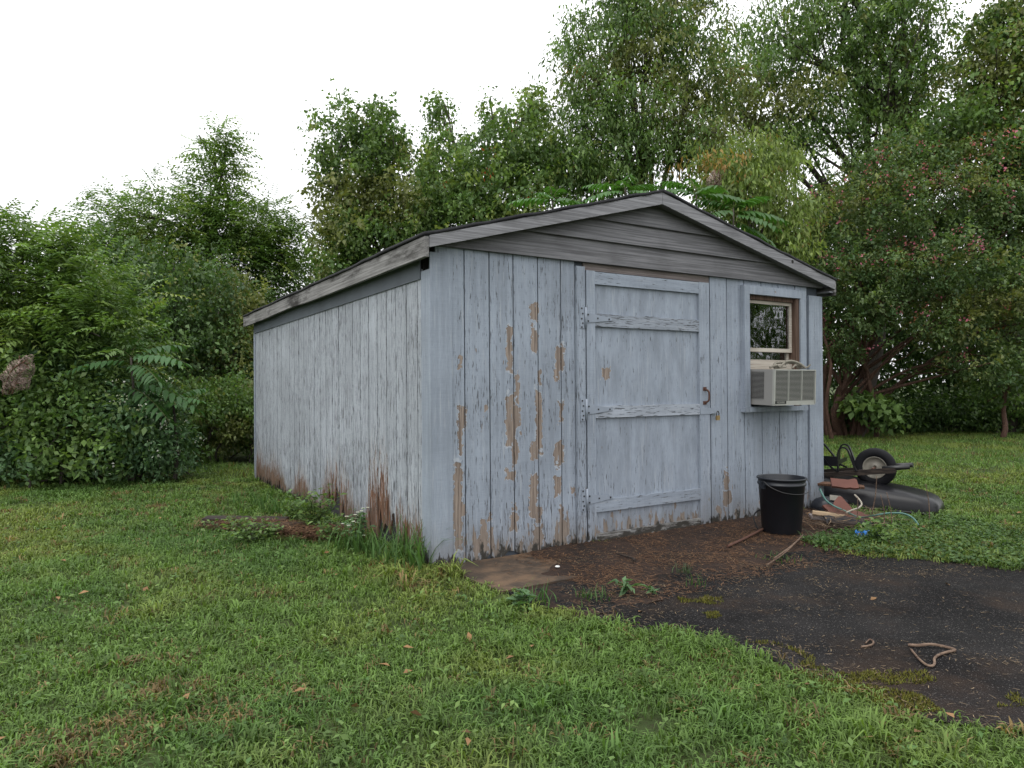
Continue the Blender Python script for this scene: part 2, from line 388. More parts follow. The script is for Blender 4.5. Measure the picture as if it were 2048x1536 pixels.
def ground_mat():
    b = MB('lawn_soil'); co = b.obj()
    n = b.noise(co, 0.8, 5); n2 = b.noise(co, 22, 4, 0.7); n3 = b.noise(co, 5, 4)
    c = b.mix(b.ss(n3, 0.35, 0.65), (0.030, 0.046, 0.014), (0.055, 0.080, 0.022))
    c = b.mix(b.ss(n, 0.52, 0.70), c, (0.075, 0.085, 0.028))
    c = b.mix(b.math('MULTIPLY', b.ss(n2, 0.45, 0.7), 0.65), c, (0.030, 0.022, 0.014))
    return b.bsdf(c, 0.9, 0.15, n2, 0.8, 0.02)
M['ground'] = ground_mat()
def asphalt_mat():
    b = MB('asphalt'); co = b.obj()
    v = b.n('TexVoronoi', {'Vector': co, 'Scale': 130.0}); dist = v.outputs['Distance']
    agg = b.n('SeparateColor', {0: v.outputs['Color']}).outputs[0]
    n = b.noise(co, 1.7, 5); n2 = b.noise(co, 60, 3)
    c = b.mix(b.ss(n, 0.35, 0.7), (0.009, 0.0085, 0.009), (0.024, 0.022, 0.022))
    c = b.mix(b.math('MULTIPLY', b.ss(agg, 0.70, 0.98), b.ss(dist, 0.55, 0.15)), c, (0.16, 0.15, 0.14))
    c = b.mix(b.math('MULTIPLY', b.ss(b.noise(b.vec('ADD', co, (5, 3, 0)), 1.1, 5, 0.65), 0.48, 0.68), 0.7), c, (0.045, 0.030, 0.022))
    wet = b.ss(b.noise(co, 1.3, 3), 0.4, 0.62)
    r = b.math('MULTIPLY_ADD', wet, -0.18, 0.92)
    h = b.math('ADD', b.math('MULTIPLY', dist, -1.0), n2)
    return b.bsdf(c, r, 0.14, h, 1.0, 0.012)
M['asphalt'] = asphalt_mat()
def bed_mat():
    b = MB('needle_bed'); co = b.obj()
    n = b.noise(co, 3.0, 5, 0.65); n2 = b.noise(co, 70, 4, 0.7)
    c = b.mix(b.ss(n, 0.3, 0.7), (0.012, 0.009, 0.008), (0.036, 0.022, 0.016))
    c = b.mix(b.math('MULTIPLY', b.ss(n2, 0.5, 0.72), 0.7), c, (0.075, 0.043, 0.028))
    return b.bsdf(c, 0.85, 0.2, n2, 0.9, 0.012)
M['bed'] = bed_mat()
def concrete_mat():
    b = MB('concrete'); co = b.obj()
    n = b.noise(co, 2.4, 5, 0.65); n2 = b.noise(co, 55, 4)
    c = b.mix(b.ss(n, 0.40, 0.62), (0.040, 0.030, 0.022), (0.145, 0.092, 0.055))
    c = b.mix(b.math('MULTIPLY', n2, 0.5), c, (0.055, 0.04, 0.03))
    return b.bsdf(c, 0.8, 0.3, n2, 0.5, 0.006)
M['concrete'] = concrete_mat()
M['moss'] = leaf_mat('moss', 0.1, 0.8, 0.1)

# ------------------------------------------------------------------ ground, asphalt, pad
def axis_pts(lo, hi, mid, fine, coarse):
    a = list(np.arange(-mid, mid + 1e-6, fine)); x = mid
    st = fine
    while x < hi:
        st *= coarse; x += st; a.append(min(x, hi)); a.insert(0, -min(x, hi))
    return np.array(a)
gx = axis_pts(0, 400, 12, 0.5, 1.35); gy = axis_pts(0, 400, 24, 0.5, 1.35)
XX, YY = np.meshgrid(gx, gy, indexing='ij'); ZZ = gz(XX, YY)
idx = np.arange(XX.size).reshape(XX.shape)
Fq = np.stack([idx[:-1, :-1], idx[1:, :-1], idx[1:, 1:], idx[:-1, 1:]], -1).reshape(-1, 4)
g = npobj('ground', np.stack([XX, YY, ZZ], -1), Fq, M['ground'], smooth=True); g['kind'] = 'structure'

def ragged(poly, step=0.06, amp=0.05, seed=3, keep=()):
    out = []; r = np.random.default_rng(seed)
    for i in range(len(poly)):
        p = np.array(poly[i]); q = np.array(poly[(i + 1) % len(poly)]); L = np.linalg.norm(q - p); n = max(1, int(L / step))
        nrm = np.array([-(q - p)[1], (q - p)[0]]) / max(L, 1e-6)
        for k in range(n):
            w = p + (q - p) * k / n
            o = 0 if i in keep else (vnoise(w[0], w[1], 5, seed) - 0.5) * 2 * amp + (vnoise(w[0], w[1], 17, seed + 1) - 0.5) * amp
            out.append(tuple(w + nrm * o))
    return out
def sheet(name, poly, z, mat, depth=0.0):
    bm = newbm()
    vs = [bm.verts.new((x, y, z)) for x, y in poly]
    f = bm.faces.new(vs)
    bmesh.ops.triangulate(bm, faces=[f])
    if depth:
        bot = [bm.verts.new((x, y, z - depth)) for x, y in poly]
        for i in range(len(vs)):
            j = (i + 1) % len(vs); bm.faces.new((vs[i], bot[i], bot[j], vs[j]))
    return obj(name, bm, mat)
asph = [(0.05, 4.10), (0.45, 3.80), (0.85, 3.52), (1.18, 3.30), (1.30, 3.05), (1.46, 2.78), (1.72, 2.58), (2.1, 2.40), (2.9, 1.6), (5.0, 0.0),
        (9.0, 3.0), (6.2, 3.95), (4.3, 4.50), (3.5, 4.80), (2.95, 4.98), (2.5, 5.15), (2.3, 5.45), (2.05, 6.1), W(2.75, 0.05), W(0.1, 0.05)]
ASPH = ragged(asph, 0.07, 0.07, 3, keep=(9, 10, 17, 18, 19))
a_ = sheet('asphalt_drive', ASPH, 0.006, M['asphalt']); a_['kind'] = 'structure'
bed = [W(0.62, 0.03), W(0.75, -0.45), W(0.62, -0.80), W(0.9, -1.02), W(1.45, -1.0), W(2.0, -0.95), W(2.5, -1.05), W(3.0, -1.02), W(3.35, -0.85), W(3.7, -0.6), W(4.1, -0.3), W(4.2, 0.03)]
BED = ragged(bed, 0.05, 0.10, 11, keep=(11,))
def bed_m(x, y):
    st_, tt_ = ST(x, y)
    m = sstep(0.45, 0.95, st_) * sstep(4.35, 4.05, st_) * sstep(-1.20, -0.62, tt_) * sstep(0.12, 0.02, tt_)
    return m + 0.55 * (vnoise(x, y, 3.3, 61) - 0.5) + 0.35 * (vnoise(x, y, 9, 62) - 0.5)
ss_, tt_ = np.meshgrid(np.linspace(0.2, 4.4, 150), np.linspace(-1.35, 0.03, 56), indexing='ij')
bx_ = CORNER[0] + ss_ * AV[0] + tt_ * BV[0]; by_ = CORNER[1] + ss_ * AV[1] + tt_ * BV[1]
bz_ = np.clip(0.014 + 0.030 * (bed_m(bx_, by_) - 0.5), -0.02, 0.026) + 0.006 * vnoise(bx_, by_, 22, 63)
bi_ = np.arange(bx_.size).reshape(bx_.shape)
b_ = npobj('needle_bed', np.stack([bx_, by_, bz_], -1), np.stack([bi_[:-1, :-1], bi_[1:, :-1], bi_[1:, 1:], bi_[:-1, 1:]], -1).reshape(-1, 4), M['bed'], smooth=True); b_['kind'] = 'structure'
pad = [W(0.06, -0.02), W(0.07, -0.40), W(0.10, -0.74), W(0.9, -0.72), W(1.9, -0.74), W(2.8, -0.72), W(2.8, -0.02)]
PAD = ragged(pad, 0.08, 0.012, 21, keep=(5, 6))
p_ = sheet('concrete_pad', PAD, 0.016, M['concrete'], 0.05); p_['kind'] = 'structure'

# ------------------------------------------------------------------ the shed
LW, LD = 4.264, 5.60
shed = empty('shed', (CORNER[0], CORNER[1], 0.0), TH)
shed.rotation_euler = Matrix.Rotation(TH, 3, 'Z').to_euler()
shed.rotation_euler = (Matrix.Rotation(TH, 3, 'Z') @ Matrix.Rotation(-0.0135, 3, 'X')).to_euler()
tag(shed, 'weathered blue-grey wooden shed with peeling paint and a low gable roof', 'shed')
ZT = 2.205                                    # top of the vertical boards at the front
WIN = (3.165, 3.915, 1.04, 2.085)             # window opening s0 s1 z0 z1
DOOR = (1.312, 2.690, 0.03, 2.150)
# front wall backing with openings
bm = newbm(); T0, T1 = 0.0, 0.09
for x0, x1, z0, z1 in ((0.02, DOOR[0] - 0.02, -0.05, 2.3), (DOOR[0] - 0.02, DOOR[1] + 0.01, 2.235, 2.3), (DOOR[1] + 0.01, WIN[0], -0.05, 2.3),
                       (WIN[0], WIN[1], -0.05, WIN[2]), (WIN[0], WIN[1], WIN[3], 2.3), (WIN[1], LW - 0.02, -0.05, 2.3)):
    box(bm, x0, x1, T0, T1, z0, z1)
front = obj('front_wall', bm, M['groove'], shed)
# peeled patches seen on the front boards (s0 s1 z0 z1)
def sz(px, py):
    r = (px - CX) / F_PX
    s = (r * CORNER[1] - CORNER[0]) / (AV[0] - r * AV[1]); d = CORNER[1] + s * AV[1]
    return s, CAM_H - (py - HOR) / F_PX * d
PATCH_PX = [(918, 712, 926, 730), (1015, 655, 1026, 738), (1062, 608, 1077, 642), (1064, 655, 1076, 700), (1112, 690, 1128, 738), (1108, 738, 1120, 760),
            (915, 818, 932, 855), (916, 855, 925, 905), (969, 810, 976, 826), (1012, 792, 1030, 895), (1030, 745, 1038, 800), (1030, 812, 1040, 860),
            (1024, 885, 1036, 930), (1010, 938, 1030, 958), (1072, 780, 1084, 900), (1060, 884, 1074, 918), (1108, 885, 1128, 925), (1118, 800, 1126, 845),
            (908, 925, 924, 1100), (924, 1008, 930, 1030), (960, 1040, 972, 1075), (975, 1025, 982, 1050), (950, 1075, 975, 1105), (1020, 1028, 1034, 1066),
            (1058, 950, 1074, 1025), (1070, 1018, 1082, 1040), (1066, 1050, 1084, 1090), (1022, 1006, 1030, 1018), (1108, 950, 1122, 985), (1110, 1040, 1134, 1095),
            (1118, 1018, 1126, 1040), (1142, 975, 1150, 990), (1077, 740, 1083, 762), (975, 1062, 984, 1078), (905, 1000, 912, 1060),
            (1447, 940, 1456, 972), (1444, 978, 1462, 1008), (1431, 1016, 1438, 1032), (1518, 985, 1526, 1005), (1468, 1020, 1474, 1040), (1186, 664, 1192, 680), (1180, 984, 1190, 1000)]
PATCH = []
for x0, y0, x1, y1 in PATCH_PX:
    xm, ym = (x0 + x1) / 2, (y0 + y1) / 2
    (sa, _), (sb, _) = sz(x0, ym), sz(x1, ym); _, za = sz(xm, y1); _, zb = sz(xm, y0)
    PATCH.append((sa, sb, za, zb))
def patches_for(x0, x1):
    return tuple(p for p in PATCH if p[1] > x0 - 0.04 and p[0] < x1 + 0.04)
def board(parent, x0, x1, z0, z1, mat, rng_, ragged_bottom=0.0, gap=0.010, t0=-0.014, t1=-0.0005, side=False, name='siding_board'):
    """one vertical board with an uneven lower end"""
    n = 5; xs = np.linspace(x0 + gap / 2, x1 - gap / 2, n)
    zb = [z0 + (rng_.random() ** 2) * ragged_bottom for _ in xs]
    pts = [(x, z) for x, z in zip(xs, zb)] + [(xs[-1], z1), (xs[0], z1)]
    bm = newbm(); prism(bm, pts, (t0, t1), 'x' if side else 'y')
    return obj(name, bm, mat, parent)
r1 = np.random.default_rng(5)
edges = [0.02, 0.247, 0.449, 0.651, 0.867, 1.078, 1.212]
for k in range(len(edges) - 1):
    pp = patches_for(edges[k], edges[k + 1])
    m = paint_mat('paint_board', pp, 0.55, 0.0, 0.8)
    board(front, edges[k], edges[k + 1], 0.0, ZT + 0.02, m, r1, 0.05)
re_ = [2.700, 2.918, 3.147, 3.386, 3.636, 3.886, 4.07]
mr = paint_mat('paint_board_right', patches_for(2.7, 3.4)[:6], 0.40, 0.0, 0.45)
for k in range(len(re_) - 1):
    x0, x1 = re_[k], re_[k + 1]
    if x1 <= WIN[0] or x0 >= WIN[1]:
        board(front, x0, x1, 0.0, ZT + 0.02, mr if k < 2 else M['paint_front'], r1, 0.04)
    else:
        board(front, x0, x1, 0.0, WIN[2] + 0.01, mr if k < 3 else M['paint_front'], r1, 0.04)
        board(front, x0, x1, WIN[3] - 0.01, ZT + 0.02, M['paint_front'], r1, 0.0)
# side wall (left), 28 boards
bm = newbm(); box(bm, 0.0, 0.09, 0.12, LD - 0.002, -0.05, 2.2)
side = obj('side_wall', bm, M['groove_side'], shed)
te = [0.13] + list(np.arange(0.205, LD - 0.1, 0.197)) + [LD - 0.04]
for k in range(len(te) - 1):
    tm = (te[k] + te[k + 1]) / 2
    rag = 0.05 + 0.22 * float(vnoise(tm, 0.5, 1.7, 9)) + (0.10 if 0.5 < tm < 2.4 else 0.0)
    base = 0.0 + (0.10 if 0.55 < tm < 1.0 or 1.9 < tm < 2.3 else 0.0)
    board(side, te[k], te[k + 1], base, 2.07, M['paint_side'], r1, rag, 0.014, -0.013 - 0.003 * r1.random(), -0.0005, True)
# unseen walls, plain sheets of the same siding
bm = newbm(); box(bm, LW - 0.09, LW, 0.1, LD - 0.002, -0.05, 2.2)
rw = obj('far_side_wall', bm, M['groove'], shed)
for k in range(28):
    t0 = 0.03 + k * 0.199; bm = newbm(); box(bm, LW + 0.0005, LW + 0.014, t0, t0 + 0.192, 0.0, 2.15); obj('siding_board', bm, M['paint_front'], rw)
bm = newbm(); box(bm, 0.0, LW, LD, LD + 0.09, -0.05, 2.25)
bw = obj('back_wall', bm, M['groove'], shed)
for k in range(21):
    s0 = 0.005 + k * 0.203; bm = newbm(); box(bm, s0, s0 + 0.196, LD + 0.0905, LD + 0.104, 0.0, 2.22); obj('siding_board', bm, M['paint_front'], bw)
bm = newbm(); box(bm, 0.1, LW - 0.1, 0.1, LD - 0.05, 0.0, 0.03); obj('shed_floor', bm, M['dark'], shed)
# corner boards
def part_box(name, mat, parent, *b, extra=()):
    bm = newbm(); box(bm, *b)
    for e in extra: box(bm, *e)
    return obj(name, bm, mat, parent)
part_box('corner_board', M['paint_smooth'], shed, -0.020, 0.145, -0.0195, -0.0145, 0.0, 2.165)
part_box('corner_board', M['paint_smooth'], shed, -0.0195, -0.0145, -0.0140, 0.128, 0.0, 2.05)
part_box('corner_board', M['paint_trim'], shed, 4.075, LW + 0.022, -0.034, -0.0005, 0.0, 2.125)
part_box('corner_board', M['paint_trim'], shed, -0.022, -0.001, LD - 0.035, LD + 0.05, -0.02, 2.05)
# frieze board under the left eave
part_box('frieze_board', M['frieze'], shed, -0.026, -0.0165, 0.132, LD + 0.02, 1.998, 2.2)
# ---- gable
RS, OF, OLF, ORF, BK = 2.030, 0.12, 0.085, 0.090, 0.30     # ridge, overhangs
EL, ER, PK = 2.262, 2.292, 2.845                              # top edge heights of the roof at the rakes
def roof_z(s, off=0.0):
    return (EL + (PK - EL) * (s + OLF) / (RS + OLF) if s < RS else ER + (PK - ER) * (LW + ORF - s) / (LW + ORF - RS)) - off
bm = newbm(); prism(bm, [(0.02, 2.15), (LW - 0.02, 2.15), (LW - 0.02, roof_z(LW - .02, .08)), (RS, PK - 0.08), (0.02, roof_z(0.02, .08))], (0.008, 0.088))
gable = obj('gable', bm, M['dark'], shed)
def lap(z0, z1, tb, tt):
    # clapboard clipped by the roof slope
    off = 0.05
    def smin(z): return max(0.0, -OLF + (z + off - EL) * (RS + OLF) / (PK - EL))
    def smax(z): return min(LW + 0.02, LW + ORF - (z + off - ER) * (LW + ORF - RS) / (PK - ER))
    zs = np.linspace(z0, z1, 5); bm = newbm(); A, B, C, D = [], [], [], []
    for z in zs:
        u = (z - z0) / (z1 - z0); tf = tb + (tt - tb) * u
        a, b = smin(z), smax(z)
        if b - a < 0.02: b = a + 0.02
        A.append(bm.verts.new((a, tf, z))); B.append(bm.verts.new((b, tf, z))); C.append(bm.verts.new((a, 0.006, z))); D.append(bm.verts.new((b, 0.006, z)))
    for i in range(4):
        bm.faces.new((A[i], B[i], B[i + 1], A[i + 1])); bm.faces.new((C[i], C[i + 1], D[i + 1], D[i]))
        bm.faces.new((A[i], A[i + 1], C[i + 1], C[i])); bm.faces.new((B[i], D[i], D[i + 1], B[i + 1]))
    bm.faces.new((A[0], C[0], D[0], B[0])); bm.faces.new((A[4], B[4], D[4], C[4]))
    return obj('clapboard', bm, M['grey_wood_x'], gable)
lap(ZT + 0.003, 2.405, -0.046, -0.020); lap(2.390, 2.575, -0.048, -0.018); lap(2.560, 2.745, -0.046, -0.014); lap(2.735, 2.79, -0.04, -0.014)
# ---- roof
bm = newbm()
def slope(bm, s0, z0, s1, z1, th, t0, t1, mi=0, n=1):
    prism(bm, [(s0, z0), (s1, z1), (s1, z1 - th), (s0, z0 - th)], (t0, t1), 'y', mi)
slope(bm, -OLF, EL - 0.012, RS, PK - 0.012, 0.018, -OF + 0.002, LD + BK)
slope(bm, RS, PK - 0.012, LW + ORF, ER - 0.012, 0.018, -OF + 0.002, LD + BK)
roof = obj('roof', bm, M['soffit'], shed)
# shingles: a wavy skin on each slope with a lip over the edge
def skin(sA, zA, sB, zB, seed):
    n, m = 22, 40; V = []; rr = np.random.default_rng(seed)
    for lay in (0, 1):
        for i in range(n + 1):
            u = i / n
            for j in range(m + 1):
                t = -OF - 0.018 + (LD + BK + OF + 0.03) * j / m
                s = sA + (sB - sA) * u; z = zA + (zB - zA) * u
                if i == 0: s += 0.012 * (vnoise(t, seed, 3, 3) - 0.5)
                jt = 0.014 * (vnoise(u * 24, t * 4, 1.0, seed) - 0.5)
                tt = t + (0.014 * (vnoise(u * 30, 0.3, 1.0, seed + 2) - 0.5) if j in (0, m) else 0)
                V.append((s, tt, z + jt + (0.011 if lay == 0 else -0.012)))
    V = np.array(V); q = (n + 1) * (m + 1); F = []
    I = lambda l, i, j: l * q + i * (m + 1) + j
    for i in range(n):
        for j in range(m):
            F.append((I(0, i, j), I(0, i + 1, j), I(0, i + 1, j + 1), I(0, i, j + 1)))
            F.append((I(1, i, j), I(1, i, j + 1), I(1, i + 1, j + 1), I(1, i + 1, j)))
    for i in range(n):
        F.append((I(0, i, 0), I(1, i, 0), I(1, i + 1, 0), I(0, i + 1, 0))); F.append((I(0, i, m), I(0, i + 1, m), I(1, i + 1, m), I(1, i, m)))
    for j in range(m):
        F.append((I(0, 0, j), I(0, 0, j + 1), I(1, 0, j + 1), I(1, 0, j))); F.append((I(0, n, j), I(1, n, j), I(1, n, j + 1), I(0, n, j + 1)))
    return npobj('shingle_layer', V, np.array(F), M['shingle'], roof)
skin(-OLF - 0.03, EL - 0.006, RS + 0.002, PK + 0.002, 31); skin(LW + ORF + 0.03, ER - 0.006, RS - 0.002, PK + 0.002, 41)
# rake boards (two, mitred at the ridge)
HR = 0.088
bm = newbm(); prism(bm, [(-OLF + 0.012, EL - 0.014 + 0.003), (RS, PK - 0.014), (RS, PK - 0.014 - HR - 0.008), (-OLF + 0.012, EL - 0.014 - HR + 0.012)], (-OF - 0.012, -OF + 0.0015))
obj('rake_board', bm, M['fascia_x'], roof)
bm = newbm(); prism(bm, [(RS + 0.003, PK - 0.015), (LW + ORF, ER - 0.014), (LW + ORF, ER - 0.014 - HR), (RS + 0.003, PK - 0.014 - HR - 0.008)], (-OF - 0.0125, -OF + 0.0015))
obj('rake_board', bm, M['fascia_x'], roof)
# soffit strips under the front overhang
bm = newbm(); prism(bm, [(-OLF + 0.03, EL - 0.06), (RS, PK - 0.075), (RS, PK - 0.090), (-OLF + 0.03, EL - 0.078)], (-OF + 0.002, 0.0075)); obj('soffit', bm, M['soffit'], roof)
bm = newbm(); prism(bm, [(RS + 0.002, PK - 0.075), (LW + ORF - 0.03, ER - 0.06), (LW + ORF - 0.03, ER - 0.078), (RS + 0.002, PK - 0.090)], (-OF + 0.002, 0.0075)); obj('soffit', bm, M['soffit'], roof)
# fascia along the left eave (uneven lower edge where it has rotted)
bm = newbm(); n = 26; P = []
ts = np.linspace(-OF - 0.010, LD + BK, n)
lo = [EL - 0.020 - 0.135 + (0.030 * max(0, vnoise(t, 1.0, 1.4, 77) - 0.45) if t > 2.2 else 0) for t in ts]
pts = [(t, EL - 0.020) for t in ts] + [(t, z) for t, z in zip(ts[::-1], lo[::-1])]
prism(bm, pts, (-OLF - 0.022, -OLF + 0.008), 'x'); obj('fascia_board', bm, M['fascia_y'], roof)
bm = newbm(); box(bm, LW + ORF - 0.006, LW + ORF + 0.020, -OF - 0.010, LD + BK, ER - 0.16, ER - 0.022); obj('fascia_board', bm, M['fascia_y'], roof)
bm = newbm(); box(bm, LW + 0.024, LW + ORF - 0.008, -OF + 0.004, LD + BK - 0.01, ER - 0.135, ER - 0.120); obj('soffit', bm, M['soffit'], roof)
# ---- door and its frame
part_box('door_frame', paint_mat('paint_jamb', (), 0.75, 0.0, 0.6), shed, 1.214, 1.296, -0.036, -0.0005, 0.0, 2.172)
part_box('door_frame', M['raw_wood'], shed, DOOR[0] - 0.012, DOOR[1] + 0.008, -0.008, 0.06, 2.152, 2.234)
part_box('door_frame', M['raw_wood'], shed, 1.2965, 1.3095, -0.006, 0.06, 0.0, 2.15)
door = empty('door'); door.parent = shed
part_box('door_panel', M['paint_door'], door, DOOR[0] + 0.004, DOOR[1] - 0.018, -0.006, 0.010, DOOR[2], DOOR[3] - 0.002)
TF = -0.030
part_box('stile', M['paint_trim'], door, 1.314, 1.398, TF, -0.0065, 0.015, 2.148)
part_box('stile', M['paint_trim'], door, 2.552, 2.676, TF, -0.0065, 0.03, 2.146)
for i, (za, zb, mm, tf) in enumerate(((2.045, 2.142, M['paint_trim_h'], TF + 0.0015), (1.712, 1.815, M['rail_worn'], TF + 0.0015), (0.990, 1.086, M['rail_chip'], TF + 0.0015), (0.250, 0.345, M['paint_trim_h'], TF + 0.0015))):
    n = 14; bm = newbm(); xs = np.linspace(1.3985, 2.5515, n)
    top = [zb + (0.010 * (r1.random() - 0.75) if i >= 1 else 0) for _ in xs]
    prism(bm, [(x, za) for x in xs] + [(x, z) for x, z in zip(xs[::-1], top)], (tf, -0.0065)); obj('rail', bm, mm, door)
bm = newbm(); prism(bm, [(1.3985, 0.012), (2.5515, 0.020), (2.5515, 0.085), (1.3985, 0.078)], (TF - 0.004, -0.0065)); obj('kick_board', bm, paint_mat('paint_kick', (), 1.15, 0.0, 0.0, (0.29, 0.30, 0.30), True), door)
def hinge(z0, z1):
    bm = newbm(); zc = (z0 + z1) / 2
    box(bm, 1.243, 1.283, -0.041, -0.0365, z0, z1)
    tube(bm, [(1.296, -0.043, z0 + 0.004), (1.296, -0.043, z1 - 0.004)], 0.010, 8)
    prism(bm, [(1.306, zc - 0.040), (1.565, zc - 0.012), (1.565, zc + 0.008), (1.306, zc + 0.042)], (-0.036, -0.0305))
    for (x, z, t) in ((1.258, zc + 0.07, -0.044), (1.268, zc + 0.03, -0.044), (1.258, zc - 0.01, -0.044), (1.268, zc - 0.045, -0.044), (1.258, zc - 0.075, -0.044),
                      (1.325, zc + 0.025, -0.039), (1.325, zc - 0.025, -0.039), (1.42, zc, -0.039), (1.535, zc - 0.002, -0.039)):
        box(bm, x - 0.006, x + 0.006, t, t + 0.004, z - 0.006, z + 0.006, 1)
    obj('hinge', bm, [M['hinge'], M['steel']], door)
hinge(1.69, 1.86); hinge(0.972, 1.146); hinge(0.272, 0.447)
# pull handle
bm = newbm(); tube(bm, smoothpath([(2.612, -0.032, 1.088), (2.625, -0.062, 1.11), (2.628, -0.066, 1.15), (2.625, -0.062, 1.19), (2.612, -0.032, 1.212)], 5), 0.008, 8)
box(bm, 2.590, 2.632, -0.034, -0.0305, 1.195, 1.228); box(bm, 2.590, 2.632, -0.034, -0.0305, 1.074, 1.105); obj('pull_handle', bm, M['rust'], door)
bm = newbm(); box(bm, 2.555, 2.690, -0.0345, -0.0305, 0.990, 1.045); box(bm, 2.690, 2.76, -0.0345, -0.030, 0.993, 1.042); box(bm, 2.705, 2.745, -0.030, -0.0145, 1.0, 1.035, 1)
obj('hasp', bm, [M['hinge'], M['steel']], door)
lock = empty('padlock', (0, 0, 0)); lx, ly = W(2.735, -0.052)
lock.location = (lx, ly, 0.955); lock.rotation_euler = (0, 0, TH); tag(lock, 'small brass padlock hanging from the hasp on the shed door', 'padlock')
bm = newbm(); box(bm, -0.022, 0.022, -0.010, 0.010, -0.020, 0.022); bmesh.ops.bevel(bm, geom=bm.edges[:], offset=0.004, segments=2, affect='EDGES'); obj('lock_body', bm, M['brass'], lock)
bm = newbm(); tube(bm, smoothpath([(-0.014, 0, 0.018), (-0.014, 0, 0.045), (0, 0, 0.062), (0.014, 0, 0.045), (0.014, 0, 0.018)], 5), 0.004, 8); obj('shackle', bm, M['steel'], lock)
# ---- window
win = empty('window'); win.parent = shed
TRM = -0.062
s0, s1, z0, z1 = WIN
for nm, b4 in (('window_trim', (3.102, s0 + 0.008, z0 - 0.0, z1 + 0.075)), ('window_trim', (s1 - 0.008, 3.992, z0 - 0.0, z1 + 0.075)), ):
    part_box(nm, M['paint_trim'], win, b4[0], b4[1], TRM, -0.0005, b4[2], b4[3])
part_box('window_trim', M['paint_trim'], win, s0 + 0.0085, s1 - 0.0085, TRM + 0.001, -0.0005, z1 - 0.004, z1 + 0.073)
part_box('window_sill', M['paint_trim'], win, 3.095, 4.0, TRM - 0.006, -0.0005, z0 - 0.045, z0 - 0.001)
part_box('jamb', M['jamb'], win, s0 - 0.001, s0 + 0.018, 0.0, 0.11, z0, z1); part_box('jamb', M['jamb'], win, s1 - 0.060, s1 - 0.0085, -0.045, 0.11, z0, z1 - 0.006)
part_box('jamb', M['jamb'], win, s0 + 0.019, s1 - 0.061, -0.02, 0.11, z1 - 0.045, z1 - 0.0045)
ca, cb = s0 + 0.020, s1 - 0.062
def sash(za, zb, t, fr=0.035):
    sh = empty('sash'); sh.parent = win
    bm = newbm(); fb = fr * 1.2
    box(bm, ca, ca + fr, t, t + 0.03, za, zb); box(bm, cb - fr, cb, t, t + 0.03, za, zb)
    box(bm, ca + fr, cb - fr, t + 0.001, t + 0.029, za, za + fb); box(bm, ca + fr, cb - fr, t + 0.001, t + 0.029, zb - fr, zb)
    obj('sash_frame', bm, M['sash'], win); bpy.data.objects.remove(sh)
    part_box('pane', M['glass'], win, ca + fr - 0.002, cb - fr + 0.002, t + 0.012, t + 0.016, za + fb - 0.002, zb - fr + 0.002)
sash(1.555, 2.038, 0.0, 0.030); sash(1.445, 1.96, 0.036, 0.032)
part_box('filler_board', M['sash'], win, ca, cb, 0.002, 0.028, 1.385, 1.444)
bm = newbm()
box(bm, ca - 0.05, cb + 0.05, 0.13, 0.135, 1.86, 1.905); obj('pale_bar', bm, M['pale_bar_mat'], win)  # pale horizontal bar just behind the panes

# ------------------------------------------------------------------ window air conditioner
ax, ay = W(3.19, -0.285)
ac = empty('air_conditioner', (ax, ay, 1.062), TH - 0.015); ac.rotation_euler[0] = 0.02
tag(ac, 'old beige box air conditioner jutting from the shed window', 'air conditioner')
AWD, AD, AH = 0.575, 0.40, 0.322
bm = newbm(); w = 0.012
box(bm, 0.0, AWD, 0.02, AD, 0.0, AH)
obj('housing', bm, M['ac_case'], ac)
# side vent
bm = newbm(); box(bm, -0.002, -0.0005, 0.11, 0.25, 0.055, 0.30, 1)
for k in range(22):
    z = 0.058 + k * 0.0111; box(bm, -0.006, -0.0022, 0.108, 0.252, z, z + 0.0040)
obj('side_vent', bm, [M['ac_case'], M['black']], ac)
bm = newbm()
box(bm, 0.0, AWD, 0.0, 0.0195, 0.0, 0.012); box(bm, 0.0, AWD, -0.004, 0.0195, AH - 0.010, AH + 0.002); box(bm, -0.001, 0.010, -0.004, 0.0195, 0.0122, AH - 0.0102); box(bm, AWD - 0.010, AWD + 0.001, -0.004, 0.0195, 0.0122, AH - 0.0102)
box(bm, 0.011, AWD - 0.011, 0.002, 0.0195, 0.0124, 0.042)
obj('grille_frame', bm, M['ac_grille'], ac)
bm = newbm(); box(bm, 0.0105, AWD - 0.0105, 0.012, 0.0196, 0.0425, AH - 0.0103); obj('grille_back', bm, M['black'], ac)
cw = (AWD - 0.026) / 3
for c in range(3):
    x0 = 0.013 + c * cw; bm = newbm()
    box(bm, x0 - 0.002, x0 + 0.004, -0.003, 0.0115, 0.0425, AH - 0.0105) if c else box(bm, x0 - 0.0015, x0 + 0.002, -0.003, 0.0115, 0.0425, AH - 0.0105)
    for k in range(24):
        z = 0.048 + k * 0.01095; box(bm, x0 + 0.0045, x0 + cw - 0.0025, -0.001, 0.008, z, z + 0.0036)
    obj('grille', bm, M['ac_grille'], ac)
bm = newbm(); box(bm, 0.016, 0.165, -0.0015, 0.0015, 0.0135, 0.040); pl_ = obj('nameplate', bm, M['steel'], ac)
fc = bpy.data.curves.new('lettering', 'FONT'); fc.body = 'FEDDERS'; fc.size = 0.026; fc.extrude = 0.0004; fc.align_x = 'CENTER'
fo = bpy.data.objects.new('lettering', fc); COL.objects.link(fo)
dg = bpy.context.evaluated_depsgraph_get(); tm = bpy.data.meshes.new_from_object(fo.evaluated_get(dg)); bpy.data.objects.remove(fo)
